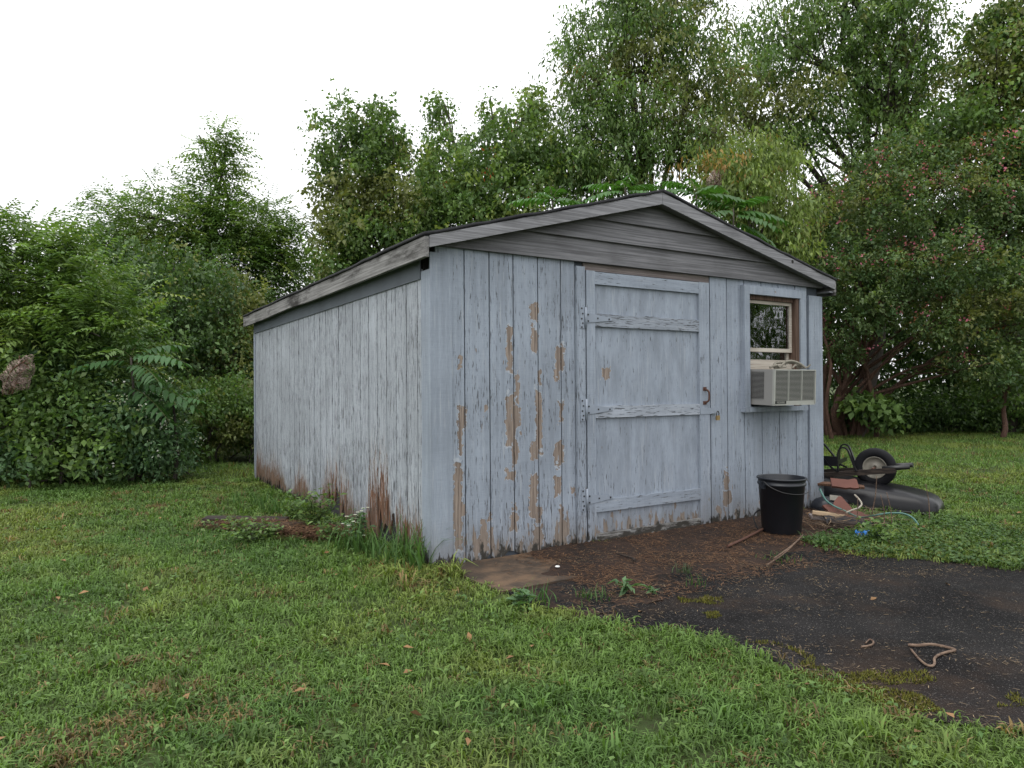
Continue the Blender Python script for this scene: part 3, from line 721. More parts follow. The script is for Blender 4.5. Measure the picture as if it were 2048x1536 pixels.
tm.name = 'lettering'; tm.transform(Matrix.Translation((0.0905, -0.0022, 0.0175)) @ Matrix.Rotation(math.pi / 2, 4, 'X')); tm.materials.clear(); tm.materials.append(M['ac_grille'])
link(bpy.data.objects.new('lettering', tm), pl_)
# cord heaped on top
bm = newbm()
def acp(x, y, z): return (x, y, z)
for path, r in (([(0.10, 0.06, 0.012), (0.14, 0.10, 0.05), (0.22, 0.06, 0.065), (0.32, 0.07, 0.075), (0.42, 0.06, 0.055), (0.50, 0.05, 0.012)], 0.012),
                ([(0.12, 0.10, 0.010), (0.20, 0.04, 0.02), (0.27, 0.08, 0.05), (0.38, 0.10, 0.06), (0.47, 0.07, 0.02)], 0.010),
                ([(0.05, 0.09, 0.012), (0.10, 0.05, 0.035), (0.16, 0.09, 0.012), (0.24, 0.10, 0.04), (0.20, 0.05, 0.055), (0.14, 0.06, 0.012)], 0.011),
                ([(0.30, 0.04, 0.010), (0.36, 0.05, 0.038), (0.45, 0.09, 0.012), (0.52, 0.05, 0.018), (0.545, 0.03, 0.045)], 0.008)):
    tube(bm, smoothpath(path, 6), r, 7)
co_ = obj('power_cord', bm, M['cord']); tag(co_, 'grey-brown cord heaped on top of the air conditioner', 'cord')
co_.location = (ax, ay, 1.062 + AH + 0.004); co_.rotation_euler = (0.02, 0, TH - 0.015)

# ------------------------------------------------------------------ bucket
bx, by = 2.235, 5.80
bk = empty('bucket', (bx, by, 0.032), 0.35); tag(bk, 'black plastic bucket with wire handle standing beside the shed wall', 'bucket')
bm = newbm(); Hh = 0.455
lathe(bm, [(0.0005, 0.004), (0.146, 0.0), (0.153, 0.006), (0.182, Hh - 0.062), (0.190, Hh - 0.060), (0.192, Hh - 0.046), (0.185, Hh - 0.044), (0.187, Hh - 0.016), (0.196, Hh - 0.014), (0.198, Hh - 0.004), (0.195, Hh), (0.184, Hh), (0.181, Hh - 0.006), (0.148, 0.02), (0.0005, 0.018)], 48)
obj('body', bm, M['bucket'], bk)
bm = newbm(); lathe(bm, [(0.0005, 0.36), (0.174, 0.36), (0.174, 0.352), (0.0005, 0.352)], 40); obj('murky_water', bm, plain('murky_water', (0.02, 0.02, 0.012), 0.15), bk)
for sx in (-1, 1):
    bm = newbm(); box(bm, sx * 0.190 - 0.012, sx * 0.190 + 0.012, -0.022, 0.022, Hh - 0.088, Hh - 0.030); obj('handle_lug', bm, M['bucket'], bk)
bm = newbm(); path = [(-0.204, 0, Hh - 0.05), (-0.218, -0.04, Hh - 0.02), (-0.20, -0.10, Hh - 0.06), (-0.13, -0.175, Hh - 0.10), (0.0, -0.212, Hh - 0.115), (0.13, -0.175, Hh - 0.10), (0.20, -0.10, Hh - 0.06), (0.218, -0.04, Hh - 0.02), (0.204, 0, Hh - 0.05)]
tube(bm, smoothpath(path, 5), 0.0032, 6); obj('wire_handle', bm, M['steel'], bk)

# ------------------------------------------------------------------ overturned wheelbarrow
wb = empty('wheelbarrow', (3.70, 7.20, 0.0), math.atan2(-0.6, 0.8)); tag(wb, 'overturned black wheelbarrow with its wheel in the air beside the shed', 'wheelbarrow')
# tray, rim on the grass
def rrect(x0, x1, hy0, hy1, r, z, zn, n=5):
    """rounded rectangle ring; hy0 half width at back, hy1 at nose, z back height, zn nose height"""
    out = []
    for (cx_, cy_, a0, hw) in ((x1, 1, 0, hy1), (x0, 1, 90, hy0), (x0, -1, 180, hy0), (x1, -1, 270, hy1)):
        for k in range(n):
            a = math.radians(a0 + 90 * k / (n - 1))
            px_ = (cx_ - r if cx_ == x1 else cx_ + r) + r * math.cos(a); py_ = cy_ * (hw - r) + r * math.sin(a)
            u = (px_ - x0) / (x1 - x0); out.append((px_, py_, z + (zn - z) * u))
    return out
bm = newbm(); rings = []
for (x0, x1, h0, h1, r, zb_, zn_) in ((-0.62, 0.62, 0.36, 0.30, 0.12, 0.02, 0.005), (-0.61, 0.63, 0.352, 0.30, 0.13, 0.06, 0.035), (-0.575, 0.615, 0.34, 0.295, 0.15, 0.15, 0.085),
                                  (-0.55, 0.58, 0.32, 0.28, 0.15, 0.225, 0.130), (-0.53, 0.53, 0.285, 0.25, 0.15, 0.265, 0.158), (-0.50, 0.46, 0.24, 0.20, 0.13, 0.288, 0.180), (-0.46, 0.36, 0.17, 0.14, 0.09, 0.295, 0.205)):
    rings.append([bm.verts.new(p) for p in rrect(x0, x1, h0, h1, r, zb_, zn_)])
for a, b in zip(rings[:-1], rings[1:]):
    for k in range(len(a)):
        f = bm.faces.new((a[k], a[(k + 1) % len(a)], b[(k + 1) % len(a)], b[k])); f.smooth = True
bm.faces.new(rings[-1])
obj('tray', bm, M['tray'], wb)
bm = newbm(); tube(bm, [Vector(p) for p in rrect(-0.62, 0.60, 0.36, 0.30, 0.10, 0.025, 0.015)] + [Vector(rrect(-0.62, 0.60, 0.36, 0.30, 0.10, 0.025, 0.015)[0])], 0.012, 6); obj('tray_rim', bm, M['tray'], wb)
# handles: two timber bars, rising towards the nose
def bar(p, q, hw, hh, mat, nm):
    p, q = Vector(p), Vector(q); d = (q - p).normalized(); s = d.cross(Vector((0, 0, 1))).normalized(); u = s.cross(d)
    bm = newbm(); vs = []
    for c in (p, q):
        for (a, b) in ((-1, -1), (1, -1), (1, 1), (-1, 1)): vs.append(bm.verts.new(c + s * hw * a + u * hh * b))
    for fq in ((0, 1, 2, 3), (4, 7, 6, 5), (0, 4, 5, 1), (1, 5, 6, 2), (2, 6, 7, 3), (3, 7, 4, 0)): bm.faces.new([vs[i] for i in fq])
    return obj(nm, bm, mat, wb)
bar((-0.85, -0.235, 0.235), (0.24, -0.135, 0.395), 0.018, 0.026, M['dark_wood'], 'handle_bar')
bar((-0.85, 0.235, 0.235), (0.24, 0.135, 0.395), 0.018, 0.026, M['dark_wood'], 'handle_bar')
bm = newbm(); tube(bm, [(0.12, -0.138, 0.402), (0.36, -0.11, 0.432)], 0.024, 10); obj('nose_pipe', bm, M['steel'], wb)
bm = newbm(); tube(bm, [(0.12, 0.138, 0.402), (0.36, 0.11, 0.432)], 0.024, 10); obj('nose_pipe', bm, M['steel'], wb)
def strap(path, wid, th, nm, mat):
    P = smoothpath(path, 5); bm = newbm(); R = []
    for i in range(len(P)):
        d = Vector(P[min(i + 1, len(P) - 1)] - P[max(i - 1, 0)]).normalized(); nrm = d.cross(Vector((0, 1, 0))).normalized()
        c = Vector(P[i]); R.append([bm.verts.new(c + Vector((0, a * wid / 2, 0)) + nrm * b * th / 2) for a, b in ((-1, -1), (1, -1), (1, 1), (-1, 1))])
    for a, b in zip(R[:-1], R[1:]):
        for k in range(4): bm.faces.new((a[k], a[(k + 1) % 4], b[(k + 1) % 4], b[k]))
    bm.faces.new(R[0][::-1]); bm.faces.new(R[-1]); return obj(nm, bm, mat, wb)
for y in (-0.20, 0.20):
    q_ = 0.0 if y < 0 else -0.068
    strap([(a_s + q_, b_s, c_s) for a_s, b_s, c_s in [(-0.275, y, 0.36), (-0.280, y, 0.44), (-0.278, y, 0.52), (-0.262, y, 0.578), (-0.225, y, 0.597), (-0.185, y, 0.575), (-0.155, y, 0.50), (-0.115, y, 0.39), (-0.10, y, 0.365)]], 0.045, 0.014, 'leg', M['tray'])
    strap([(-0.62, y, 0.62), (-0.52, y, 0.60), (-0.43, y, 0.50), (-0.34, y, 0.385), (-0.27, y, 0.35)], 0.036, 0.014, 'leg_brace', M['tray'])
bm = newbm(); box(bm, -0.50, -0.285, -0.208, -0.200, 0.40, 0.50); obj('brace_plate', bm, M['tray'], wb)
bm = newbm(); box(bm, -0.285, -0.272, -0.2, 0.2, 0.42, 0.46); obj('cross_brace', bm, M['tray'], wb)
# wheel
wheel = empty('wheel'); wheel.parent = wb; wheel.location = (0.035, 0.0, 0.395); wheel.rotation_euler = (math.pi / 2, 0, 0)
bm = newbm(); lathe(bm, [(0.112, -0.030), (0.118, -0.040), (0.150, -0.046), (0.180, -0.040), (0.194, -0.024), (0.198, 0.0), (0.194, 0.024), (0.180, 0.040), (0.150, 0.046), (0.118, 0.040), (0.112, 0.030)], 40)
ty = obj('tyre', bm, M['tyre'], wheel)
bm = newbm(); lathe(bm, [(0.113, -0.036), (0.106, -0.038), (0.098, -0.026), (0.090, -0.012), (0.050, -0.008), (0.030, -0.022), (0.012, -0.024), (0.012, 0.024), (0.030, 0.022), (0.050, 0.008), (0.090, 0.012), (0.098, 0.026), (0.106, 0.038), (0.113, 0.036)], 36)
obj('rim', bm, M['rim'], wheel)
bm = newbm(); tube(bm, [(0.035, -0.16, 0.392), (0.035, 0.16, 0.392)], 0.010, 8); obj('axle', bm, M['rust'], wb)

# ------------------------------------------------------------------ junk beside the shed
def slab(name, px, py, z, size, rot, mat, label, cat, jag=0.0, group=None, d=None):
    g_ = GP(px, py, z) if d is None else PX(px, py, d)[:2]
    bm = newbm(); sx, sy, sz_ = size; n = 7
    rr = np.random.default_rng(int(px * 7 + py))
    pts = []
    for u in np.linspace(0, 1, n): pts.append((-sx / 2 + sx * u, -sy / 2 + jag * (rr.random() - 0.5)))
    for u in np.linspace(1, 0, n): pts.append((-sx / 2 + sx * u + jag * (rr.random() - .5), sy / 2 + jag * (rr.random() - 0.5)))
    prism(bm, pts, (-sz_ / 2, sz_ / 2), 'z')
    o = obj(name, bm, mat); o.location = (g_[0], g_[1], z); o.rotation_euler = rot
    return tag(o, label, cat, group)
slab('clay_tile', 1690, 980, 0.29, (0.24, 0.11, 0.025), (0.75, 0.06, -0.25), M['clay'], 'red clay tile leaning on the upturned wheelbarrow tray', 'tile', 0.03, d=6.75)
slab('clay_tile', 1677, 1012, 0.10, (0.21, 0.15, 0.03), (0.75, -0.35, 0.3), M['clay'], 'broken red clay tile tilted against the junk pile', 'tile', 0.05, d=6.45)
slab('clay_tile', 1712, 1033, 0.05, (0.30, 0.13, 0.028), (0.25, 0.15, -0.5), M['clay'], 'flat red clay tile shard lying below the wheelbarrow tray', 'tile', 0.05, d=6.38)
slab('plank_offcut', 1657, 1022, 0.085, (0.26, 0.055, 0.016), (0.5, 0.10, -0.40), M['tan_wood'], 'short pale split plank lying on the junk pile', 'plank', 0.015, d=6.25)
slab('plank_offcut', 1644, 1032, 0.045, (0.20, 0.09, 0.02), (0.15, 0.15, -0.2), M['raw_wood'], 'reddish brown wood scrap at the corner of the shed', 'wood scrap', 0.03, d=6.3)
slab('shingle_scrap', 1690, 1042, 0.055, (0.33, 0.15, 0.014), (0.35, 0.05, -0.12), M['shingle'], 'dark grey roofing scrap curled over the junk pile', 'roofing scrap', 0.04, d=6.1)
slab('shingle_scrap', 1712, 1046, 0.045, (0.22, 0.13, 0.012), (0.2, -0.2, 0.35), M['shingle'], 'small black roofing scrap beside the clay tile shard', 'roofing scrap', 0.04, d=6.05)
slab('timber_block', 1688, 1062, 0.045, (0.20, 0.12, 0.07), (0, 0.03, -0.15), M['dark_wood'], 'rotten dark timber block among the weeds in front of the junk', 'timber block', 0.02, d=5.95)
slab('timber_strip', 1766, 1054, 0.03, (0.34, 0.05, 0.03), (0, 0.03, -0.45), M['dark_wood'], 'thin dark timber strip lying under the green hose', 'timber', 0.01, d=6.1)
slab('timber_strip', 1662, 972, 0.255, (0.60, 0.07, 0.02), (0.2, 0.05, -0.30), M['rot_wood'], 'brown board laid across the junk below the barrow handle', 'board', 0.01, d=6.95)
slab('metal_plate', 1671, 999, 0.16, (0.10, 0.05, 0.006), (1.2, 0.1, -0.1), M['rim'], 'small pale metal plate stuck in the junk pile', 'metal plate', 0.0, d=6.7)
# dark bin liner / tub behind
bm = newbm(); lathe(bm, [(0.0005, 0.25), (0.10, 0.245), (0.18, 0.20), (0.21, 0.10), (0.20, 0.0)], 20)
for v in bm.verts: v.co += Vector((0.02 * math.sin(v.co.z * 40 + v.co.x * 30), 0.02 * math.cos(v.co.x * 35), 0.012 * math.sin(v.co.y * 50)))
o = obj('black_sack', bm, M['bucket']); q = PX(1662, 1000, 6.80); o.location = (q[0], q[1], 0.0); o.scale = (0.85, 0.55, 0.62); tag(o, 'slumped black plastic sack wedged under the junk boards', 'sack')
def hose(name, pts, r, mat, label, cat):
    bm = newbm(); tube(bm, smoothpath(pts, 7), r, 8); return tag(obj(name, bm, mat), label, cat)
hp = lambda px, py, d: tuple(PX(px, py, d))
hose('garden_hose', [hp(1640, 978, 6.60), hp(1652, 1000, 6.5), hp(1668, 1012, 6.42), hp(1690, 1022, 6.38), hp(1720, 1035, 6.33), hp(1750, 1031, 6.20), hp(1775, 1027, 6.15), hp(1805, 1027, 6.1), hp(1826, 1036, 6.05), hp(1838, 1052, 6.0), hp(1840, 1066, 5.98)],
     0.009, M['hose'], 'pale green garden hose looping out of the junk pile', 'hose')
hose('pipe_length', [hp(1710, 990, 6.5), hp(1718, 998, 6.4), hp(1724, 1008, 6.35), hp(1718, 1016, 6.3), hp(1706, 1020, 6.28), hp(1692, 1026, 6.26)], 0.008, M['pale_hose'], 'bent pale pipe poking out of the junk beside the tray', 'pipe')
bm = newbm()
for k in range(9):
    a = rng.random(3); tube(bm, smoothpath([(0.09 * a[0] - 0.05 + 0.02 * k - 0.08, 0.05 * a[1], 0.015), (0.02 * k - 0.05, 0.03 * a[2], 0.05 + 0.02 * a[0]), (0.03 * k - 0.10, -0.03, 0.012)], 4), 0.012, 6, flat=(1, 0.4))
o = obj('blue_rag', bm, M['blue']); q = GP(1728, 1078); o.location = (q[0], q[1], 0.0); tag(o, 'crumpled bright blue plastic scrap lying in the weeds', 'plastic scrap')
# sticks by the bucket and on the drive
def stick(name, pts, r0, r1, label, mat='stick', cat='stick'):
    P = smoothpath(pts, 6); bm = newbm(); n = len(P)
    tube(bm, P, [r0 + (r1 - r0) * i / (n - 1) for i in range(n)], 7); return tag(obj(name, bm, M[mat]), label, cat)
def gpz(px, py, z): p = GP(px, py, z); return (p[0], p[1], z)
stick('metal_rod', [gpz(1456, 1093, 0.04), gpz(1490, 1077, 0.05), gpz(1531, 1056, 0.055)], 0.010, 0.010, 'rusty brown rod lying on the needles beside the bucket', 'rust', 'rod')
stick('fallen_stick', [gpz(1548, 1118, 0.045), gpz(1580, 1095, 0.055), gpz(1607, 1070, 0.06)], 0.007, 0.004, 'thin dead stick lying on the ground before the bucket')
stick('fallen_stick', [gpz(1535, 1130, 0.04), gpz(1568, 1108, 0.05), gpz(1600, 1078, 0.06)], 0.005, 0.003, 'forked dead twig beside the thin stick near the bucket')
stick('bent_twig', [gpz(1818, 1291, 0.013), gpz(1838, 1292, 0.018), gpz(1862, 1290, 0.020), gpz(1884, 1293, 0.018), gpz(1908, 1299, 0.016), gpz(1911, 1302, 0.016), gpz(1898, 1305, 0.016), gpz(1880, 1311, 0.016), gpz(1871, 1318, 0.016), gpz(1871, 1328, 0.017), gpz(1866, 1333, 0.016), gpz(1855, 1331, 0.016), gpz(1840, 1319, 0.015), gpz(1824, 1300, 0.013)], 0.0075, 0.005,
      'long bent brown twig forming a crooked loop on the asphalt')
stick('bent_twig', [gpz(1724, 1295, 0.012), gpz(1738, 1293, 0.014), gpz(1747, 1289, 0.016), gpz(1748, 1284, 0.016), gpz(1741, 1280, 0.015), gpz(1733, 1287, 0.012)], 0.0055, 0.0035, 'small hooked brown twig lying on the asphalt')
stick('fallen_stick', [gpz(1270, 1122, 0.05), gpz(1262, 1116, 0.055), gpz(1235, 1108, 0.05)], 0.012, 0.006, 'short dark stick on the needles before the shed door', 'dark_wood')
for (px, py, nm) in ((1115, 1135, 'white pebble on the concrete pad before the shed'),):
    bm = newbm(); bmesh.ops.create_icosphere(bm, subdivisions=2, radius=0.012); 
    for v in bm.verts: v.co.z *= 0.6; v.co.x *= 1.4
    o = obj('pebble', bm, M['white']); q = GP(px, py, 0.03); o.location = (q[0], q[1], 0.035); tag(o, nm, 'pebble')
# black cable behind bucket
hose('cable', [hp(1528, 1020, 5.95), hp(1516, 1022, 5.85), hp(1508, 1032, 5.8), hp(1510, 1044, 5.78), hp(1516, 1058, 5.76)], 0.006, M['black'], 'black cable loop hanging beside the bucket at the wall', 'cable')
# rotten sleepers by the side wall
for i, (px, py, L, rz, lab) in enumerate(((488, 1052, 0.72, 0.05, 'dark rotten landscape timber at the outer end of the needle heap'), (600, 1066, 0.85, 0.12, 'dark rotten landscape timber lying against the side wall'))):
    bm = newbm(); n = 9
    pts = [(-L / 2 + L * k / (n - 1), -0.07 + 0.015 * rng.random()) for k in range(n)] + [(L / 2 - L * k / (n - 1), 0.07 + 0.015 * rng.random()) for k in range(n)]
    prism(bm, pts, (-0.05, 0.035), 'z'); o = obj('landscape_timber', bm, M['dark_wood']); q = GP(px, py); o.location = (q[0], q[1] + 0.03, 0.03); o.rotation_euler = (0.03, 0.02, rz); tag(o, lab, 'timber')

# ------------------------------------------------------------------ foliage tools
def unit(v): return v / np.maximum(np.linalg.norm(v, axis=-1, keepdims=True), 1e-9)
def leaves(base, d, up, ln, wd, col, curl=0.15, fold=0.12):
    """base,d,up (n,3) ln,wd (n,) -> quads: one pointed leaf each"""
    s = unit(np.cross(d, up)); nrm = np.cross(s, d)
    ln = ln[:, None]; wd = wd[:, None]
    v0 = base; v1 = base + d * ln * 0.42 + s * wd * 0.5 + nrm * wd * fold; v2 = base + d * ln - nrm * ln * curl; v3 = base + d * ln * 0.42 - s * wd * 0.5 + nrm * wd * fold
    V = np.stack([v0, v1, v2, v3], 1).reshape(-1, 3); n = len(base)
    F = np.arange(n * 4).reshape(n, 4)
    return V, F, np.repeat(col, 4, 0)
def pick_lobes(lobes, n, r):
    w = np.array([(l[1][0] * l[1][1] * l[1][2]) ** 0.67 for l in lobes]); w /= w.sum()
    return r.choice(len(lobes), n, p=w)
def cluster_points(lobes, n, r, inner=0.5, lump=0.22):
    k = pick_lobes(lobes, n, r)
    c = np.array([l[0] for l in lobes])[k]; R = np.array([l[1] for l in lobes])[k]
    u = unit(r.normal(size=(n, 3)))
    q = inner + (1 - inner) * r.random(n) ** 0.55
    ph = k * 1.7
    lm = 1 + lump * (np.sin(u[:, 0] * 5.1 + ph) * np.sin(u[:, 2] * 6.3 + ph * 2) + 0.6 * np.sin(u[:, 1] * 9.1 + u[:, 2] * 7 + ph))
    lm *= 1 + 0.14 * np.maximum(r.normal(size=n), -1)
    return c + u * R * (q * lm)[:, None], u, k
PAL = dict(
    dark=((0.038, 0.075, 0.026), (0.078, 0.128, 0.042)), mid=((0.058, 0.110, 0.034), (0.120, 0.180, 0.054)), lime=((0.100, 0.155, 0.040), (0.185, 0.230, 0.068)),
    olive=((0.085, 0.110, 0.036), (0.155, 0.168, 0.058)), myrtle=((0.055, 0.102, 0.042), (0.125, 0.172, 0.066)), gold=((0.17, 0.16, 0.04), (0.32, 0.18, 0.06)), blue=((0.055, 0.110, 0.050), (0.100, 0.165, 0.080)))
def tint(n, pal, r, amt=1.0):
    a, b = np.array(PAL[pal][0]), np.array(PAL[pal][1]); f = r.random(n)[:, None]
    return (a + (b - a) * f) * (0.85 + 0.85 * r.random(n))[:, None]
def crown(name, lobes, nclu, per, ln, wd, pal, seed, parent, droop=0.35, spread=0.30, inner=0.5, lump=0.22, alt=None, alt_f=0.12, accents=(), pinnate=0, mat=None):
    r = np.random.default_rng(seed)
    P, u, k = cluster_points(lobes, nclu, r, inner, lump)
    P = P[P[:, 2] > 0.08]; u = u[:len(P)]; n = len(P)
    tw = unit(u * 0.7 + r.normal(size=(n, 3)) * 0.6 + np.array([0, 0, 0.15]))
    ccol = tint(n, pal, r)
    if alt:
        m = vnoise(P[:, 0] * 1.0 + P[:, 1], P[:, 2], 1.1, seed % 50) > (1 - alt_f * 1.8) if alt_f < 0.5 else r.random(n) < alt_f
        m |= r.random(n) < alt_f * 0.25
        ccol[m] = tint(int(m.sum()), alt, r)
    if pinnate:
        # every cluster is a few pinnate fronds of paired leaflets
        fr = 3; N = n * fr
        b = np.repeat(P, fr, 0) + r.normal(size=(N, 3)) * spread * 0.25
        fd = unit(np.repeat(tw, fr, 0) * 0.8 + r.normal(size=(N, 3)) * 0.55 + np.array([0, 0, 0.1])); L = ln * 5.0 * (0.7 + 0.5 * r.random(N))
        fc = np.repeat(ccol, fr, 0) * (0.85 + 0.3 * r.random(N))[:, None]
        m = pinnate; U = np.linspace(0.2, 1.0, m)
        sd = unit(np.cross(fd, np.array([0, 0, 1.0]) + r.normal(size=(N, 3)) * 0.2))
        VB, DD, CC = [], [], []
        for q, uu in enumerate(U):
            pt = b + fd * (L * uu)[:, None] + np.array([0, 0, -1.0]) * (L * 0.28 * uu * uu)[:, None]
            for sg in (-1, 1):
                VB.append(pt); DD.append(unit(sd * sg * 0.9 + fd * (0.35 + 0.4 * (uu > 0.95)) + np.array([0, 0, -0.30]) + r.normal(size=(N, 3)) * 0.12)); CC.append(fc)
        base = np.concatenate(VB); d = np.concatenate(DD); col = np.concatenate(CC); T = len(base)
        lnv = ln * (0.75 + 0.4 * r.random(T)); wdv = wd * (0.8 + 0.4 * r.random(T)); upv = np.array([0, 0, 1.0]) + r.normal(size=(T, 3)) * 0.25
    else:
        N = n * per
        base = np.repeat(P, per, 0) + np.repeat(tw, per, 0) * (r.random(N)[:, None] - 0.3) * spread * 1.5 + r.normal(size=(N, 3)) * spread * 0.42
        d = unit(np.repeat(tw, per, 0) * 0.5 + r.normal(size=(N, 3)) * 0.65 + np.array([0, 0, -droop * 1.6]))
        col = np.repeat(ccol, per, 0) * (0.80 + 0.4 * r.random(N))[:, None]; T = N
        csz = np.repeat(0.65 + 0.75 * r.random(n), per); lnv = ln * (0.6 + 0.7 * r.random(T)) * csz; wdv = wd * (0.7 + 0.6 * r.random(T)) * csz; upv = np.array([0, 0, 1.0]) + r.normal(size=(T, 3)) * 0.55
    V, F, Cc = leaves(base, d, upv, lnv, wdv, col)
    allV, allF, allC = [V], [F], [Cc]; off = len(V)
    for (pal2, cnt, l2, w2, top, sprd) in accents:        # blossoms or coloured leaves sitting on the outer shell
        Q, uq, _ = cluster_points(lobes, cnt * 3, r, 0.93, lump)
        Q = Q[uq[:, 2] > top][:cnt]; per2 = 10
        N = len(Q) * per2
        b2 = np.repeat(Q, per2, 0) + r.normal(size=(N, 3)) * sprd
        d2 = unit(r.normal(size=(N, 3))); c2 = (np.array(pal2) * (0.7 + 0.6 * r.random(N))[:, None])
        V2, F2, C2 = leaves(b2, d2, r.normal(size=(N, 3)), l2 * (0.6 + 0.8 * r.random(N)), w2 * (0.7 + 0.6 * r.random(N)), c2)
        allV.append(V2); allF.append(F2 + off); allC.append(C2); off += len(V2)
    return npobj(name, np.concatenate(allV), np.concatenate(allF), mat or M['leaf'], parent, np.concatenate(allC)), P
def limbs(name, base, lobes, r0, mat, parent, seed, stems=1, nsub=4, spread=0.15, P=None, fork=0.35):
    r = np.random.default_rng(seed); bm = newbm(); base = np.array(base, float)
    order = sorted(lobes, key=lambda l: l[0][2])
    top = max(l[0][2] + l[1][2] * 0.6 for l in lobes); tc_ = np.mean([l[0] for l in order[len(order) // 2:]], 0)
    for s in range(stems):
        b = base + np.array([r.normal() * spread * (stems > 1), r.normal() * spread * (stems > 1), -0.25])
        tgt = np.array([tc_[0], tc_[1], top]) if stems == 1 else lobes[s % len(lobes)][0] + r.normal(size=3) * 0.2
        hz_ = (lambda u: u) if stems == 1 else (lambda u: u ** 2.1)
        path = [b + (tgt - b) * np.array([hz_(u), hz_(u), u]) + np.append(r.normal(size=2) * 0.04 * (tgt[2] - b[2]) * (0 < u < 1), 0) for u in np.linspace(0, 1, 6)]
        rad0 = r0 * (1 if stems == 1 else 0.45 + 0.4 * r.random())
        pp = smoothpath(path, 3); m = len(pp)
        tube(bm, pp, [max(0.012, rad0 * (1.15 if i == 0 else 1) * (1 - 0.85 * i / (m - 1))) for i in range(m)], 8)
        for l in (lobes if stems == 1 else [lobes[s % len(lobes)]]):
            h = np.clip(fork + 0.35 * r.random(), 0, 0.9); st = pp[int(h * (m - 1))]
            if l[0][2] < st[2] - 0.2: st = pp[int(0.25 * (m - 1))]
            mid = (st + l[0]) / 2 + np.array([0, 0, 0.12 * np.linalg.norm(l[0] - st)])
            q = smoothpath([st, mid, l[0]], 4); rr = rad0 * 0.42
            tube(bm, q, [rr * (1 - 0.8 * i / (len(q) - 1)) + 0.006 for i in range(len(q))], 6)
            for _ in range(nsub):
                e = l[0] + unit(r.normal(size=3)) * np.array(l[1]) * (0.6 + 0.35 * r.random()); a = q[r.integers(2, len(q))]
                qq = smoothpath([a, (a + e) / 2 + r.normal(size=3) * 0.1, e], 3)
                tube(bm, qq, [rr * 0.35 * (1 - 0.8 * i / (len(qq) - 1)) + 0.004 for i in range(len(qq))], 5)
    return obj(name, bm, mat, parent)
def LB(px, py, d, rx, ry, rd):
    """crown lobe: centre seen at a photo pixel at distance d, radii in pixels (seen) and metres (depth)"""
    return (PX(px, py, d), (rx / F_PX * d, rd, ry / F_PX * d))
def tree(name, label, cat, bpx, bd, lobes, leafkw, r0, seed, bark='bark', stems=1, nsub=4, group=None, spread=0.15, fork=0.35):
    x = (bpx - CX) / F_PX * bd; z = float(gz(x, bd))
    t = empty(name, (0, 0, 0)); tag(t, label, cat, group)
    limbs('trunk', (x, bd, z), lobes, r0, M[bark], t, seed, stems, nsub, spread, fork=fork)
    crown('crown', lobes, parent=t, seed=seed + 1, **leafkw)
    # stand the empty at the trunk's foot without moving the parts
    t.location = (x, bd, z)
    for c in t.children: c.location = (-x, -bd, -z)
    return t

# ------------------------------------------------------------------ trees, from the left edge round to the right
tree('tree_of_heaven', 'leafy tree of heaven with drooping fronds at the left wood edge', 'tree', 55, 10.2,
     [LB(40, 560, 10.0, 130, 110, 1.2), LB(150, 600, 10.2, 120, 90, 1.1), LB(-60, 520, 10.4, 130, 90, 1.2), LB(90, 690, 9.9, 160, 90, 1.2), LB(-60, 680, 10.0, 120, 110, 1.2), LB(215, 690, 10.0, 90, 80, 0.9), LB(70, 500, 10.2, 70, 60, .7)],
     dict(lump=0.36, nclu=760, per=10, ln=0.105, wd=0.04, pal='mid', alt='lime', alt_f=0.16, pinnate=7, inner=0.35), 0.07, 101)
tree('bramble_thicket', 'dense dark thicket of broad leaves at the left edge of the lawn', 'shrub', 120, 9.7,
     [LB(30, 830, 9.5, 130, 90, 0.8), LB(170, 830, 9.5, 120, 85, 0.8), LB(60, 920, 9.1, 130, 60, 0.6), LB(200, 905, 9.2, 110, 60, 0.6), LB(-90, 850, 9.5, 110, 110, 0.9), LB(110, 770, 9.8, 130, 70, 0.8)],
     dict(lump=0.34, nclu=1700, per=13, ln=0.08, wd=0.05, pal='mid', alt='blue', alt_f=0.25, inner=0.55, droop=0.25, spread=0.15), 0.04, 103, nsub=5, stems=5, spread=0.5)
tree('flowering_shrub', 'low shrub with sprays of tiny white flowers beside the left thicket', 'shrub', 300, 9.75,
     [LB(290, 850, 9.6, 75, 75, 0.6), LB(340, 900, 9.5, 48, 50, 0.5), LB(265, 915, 9.4, 80, 50, 0.5), LB(320, 800, 9.8, 40, 45, 0.4)],
     dict(nclu=560, per=13, ln=0.075, wd=0.035, pal='blue', inner=0.5, droop=0.3, spread=0.14, accents=(((0.75, 0.75, 0.68), 55, 0.028, 0.024, -0.2, 0.05),)), 0.03, 105, stems=4, spread=0.3)
tree('walnut_tree', 'tall pointed green tree rising over the vines left of the shed', 'tree', 420, 17.5,
     [LB(445, 330, 17, 35, 60, 0.8), LB(430, 430, 17, 90, 70, 1.4), LB(500, 460, 17, 90, 70, 1.3), LB(340, 450, 17, 80, 60, 1.3), LB(225, 440, 17.2, 60, 50, 0.9), LB(250, 500, 17, 80, 50, 1.2), LB(550, 540, 17, 62, 80, 1.1), LB(450, 540, 17, 120, 80, 1.4), LB(340, 560, 17, 120, 70, 1.4), LB(570, 470, 17, 32, 30, .6), LB(455, 285, 17, 22, 25, .4)],
     dict(nclu=1500, per=10, ln=0.115, wd=0.046, pal='mid', alt='lime', alt_f=0.12, pinnate=6, inner=0.3, lump=0.36), 0.13, 107)
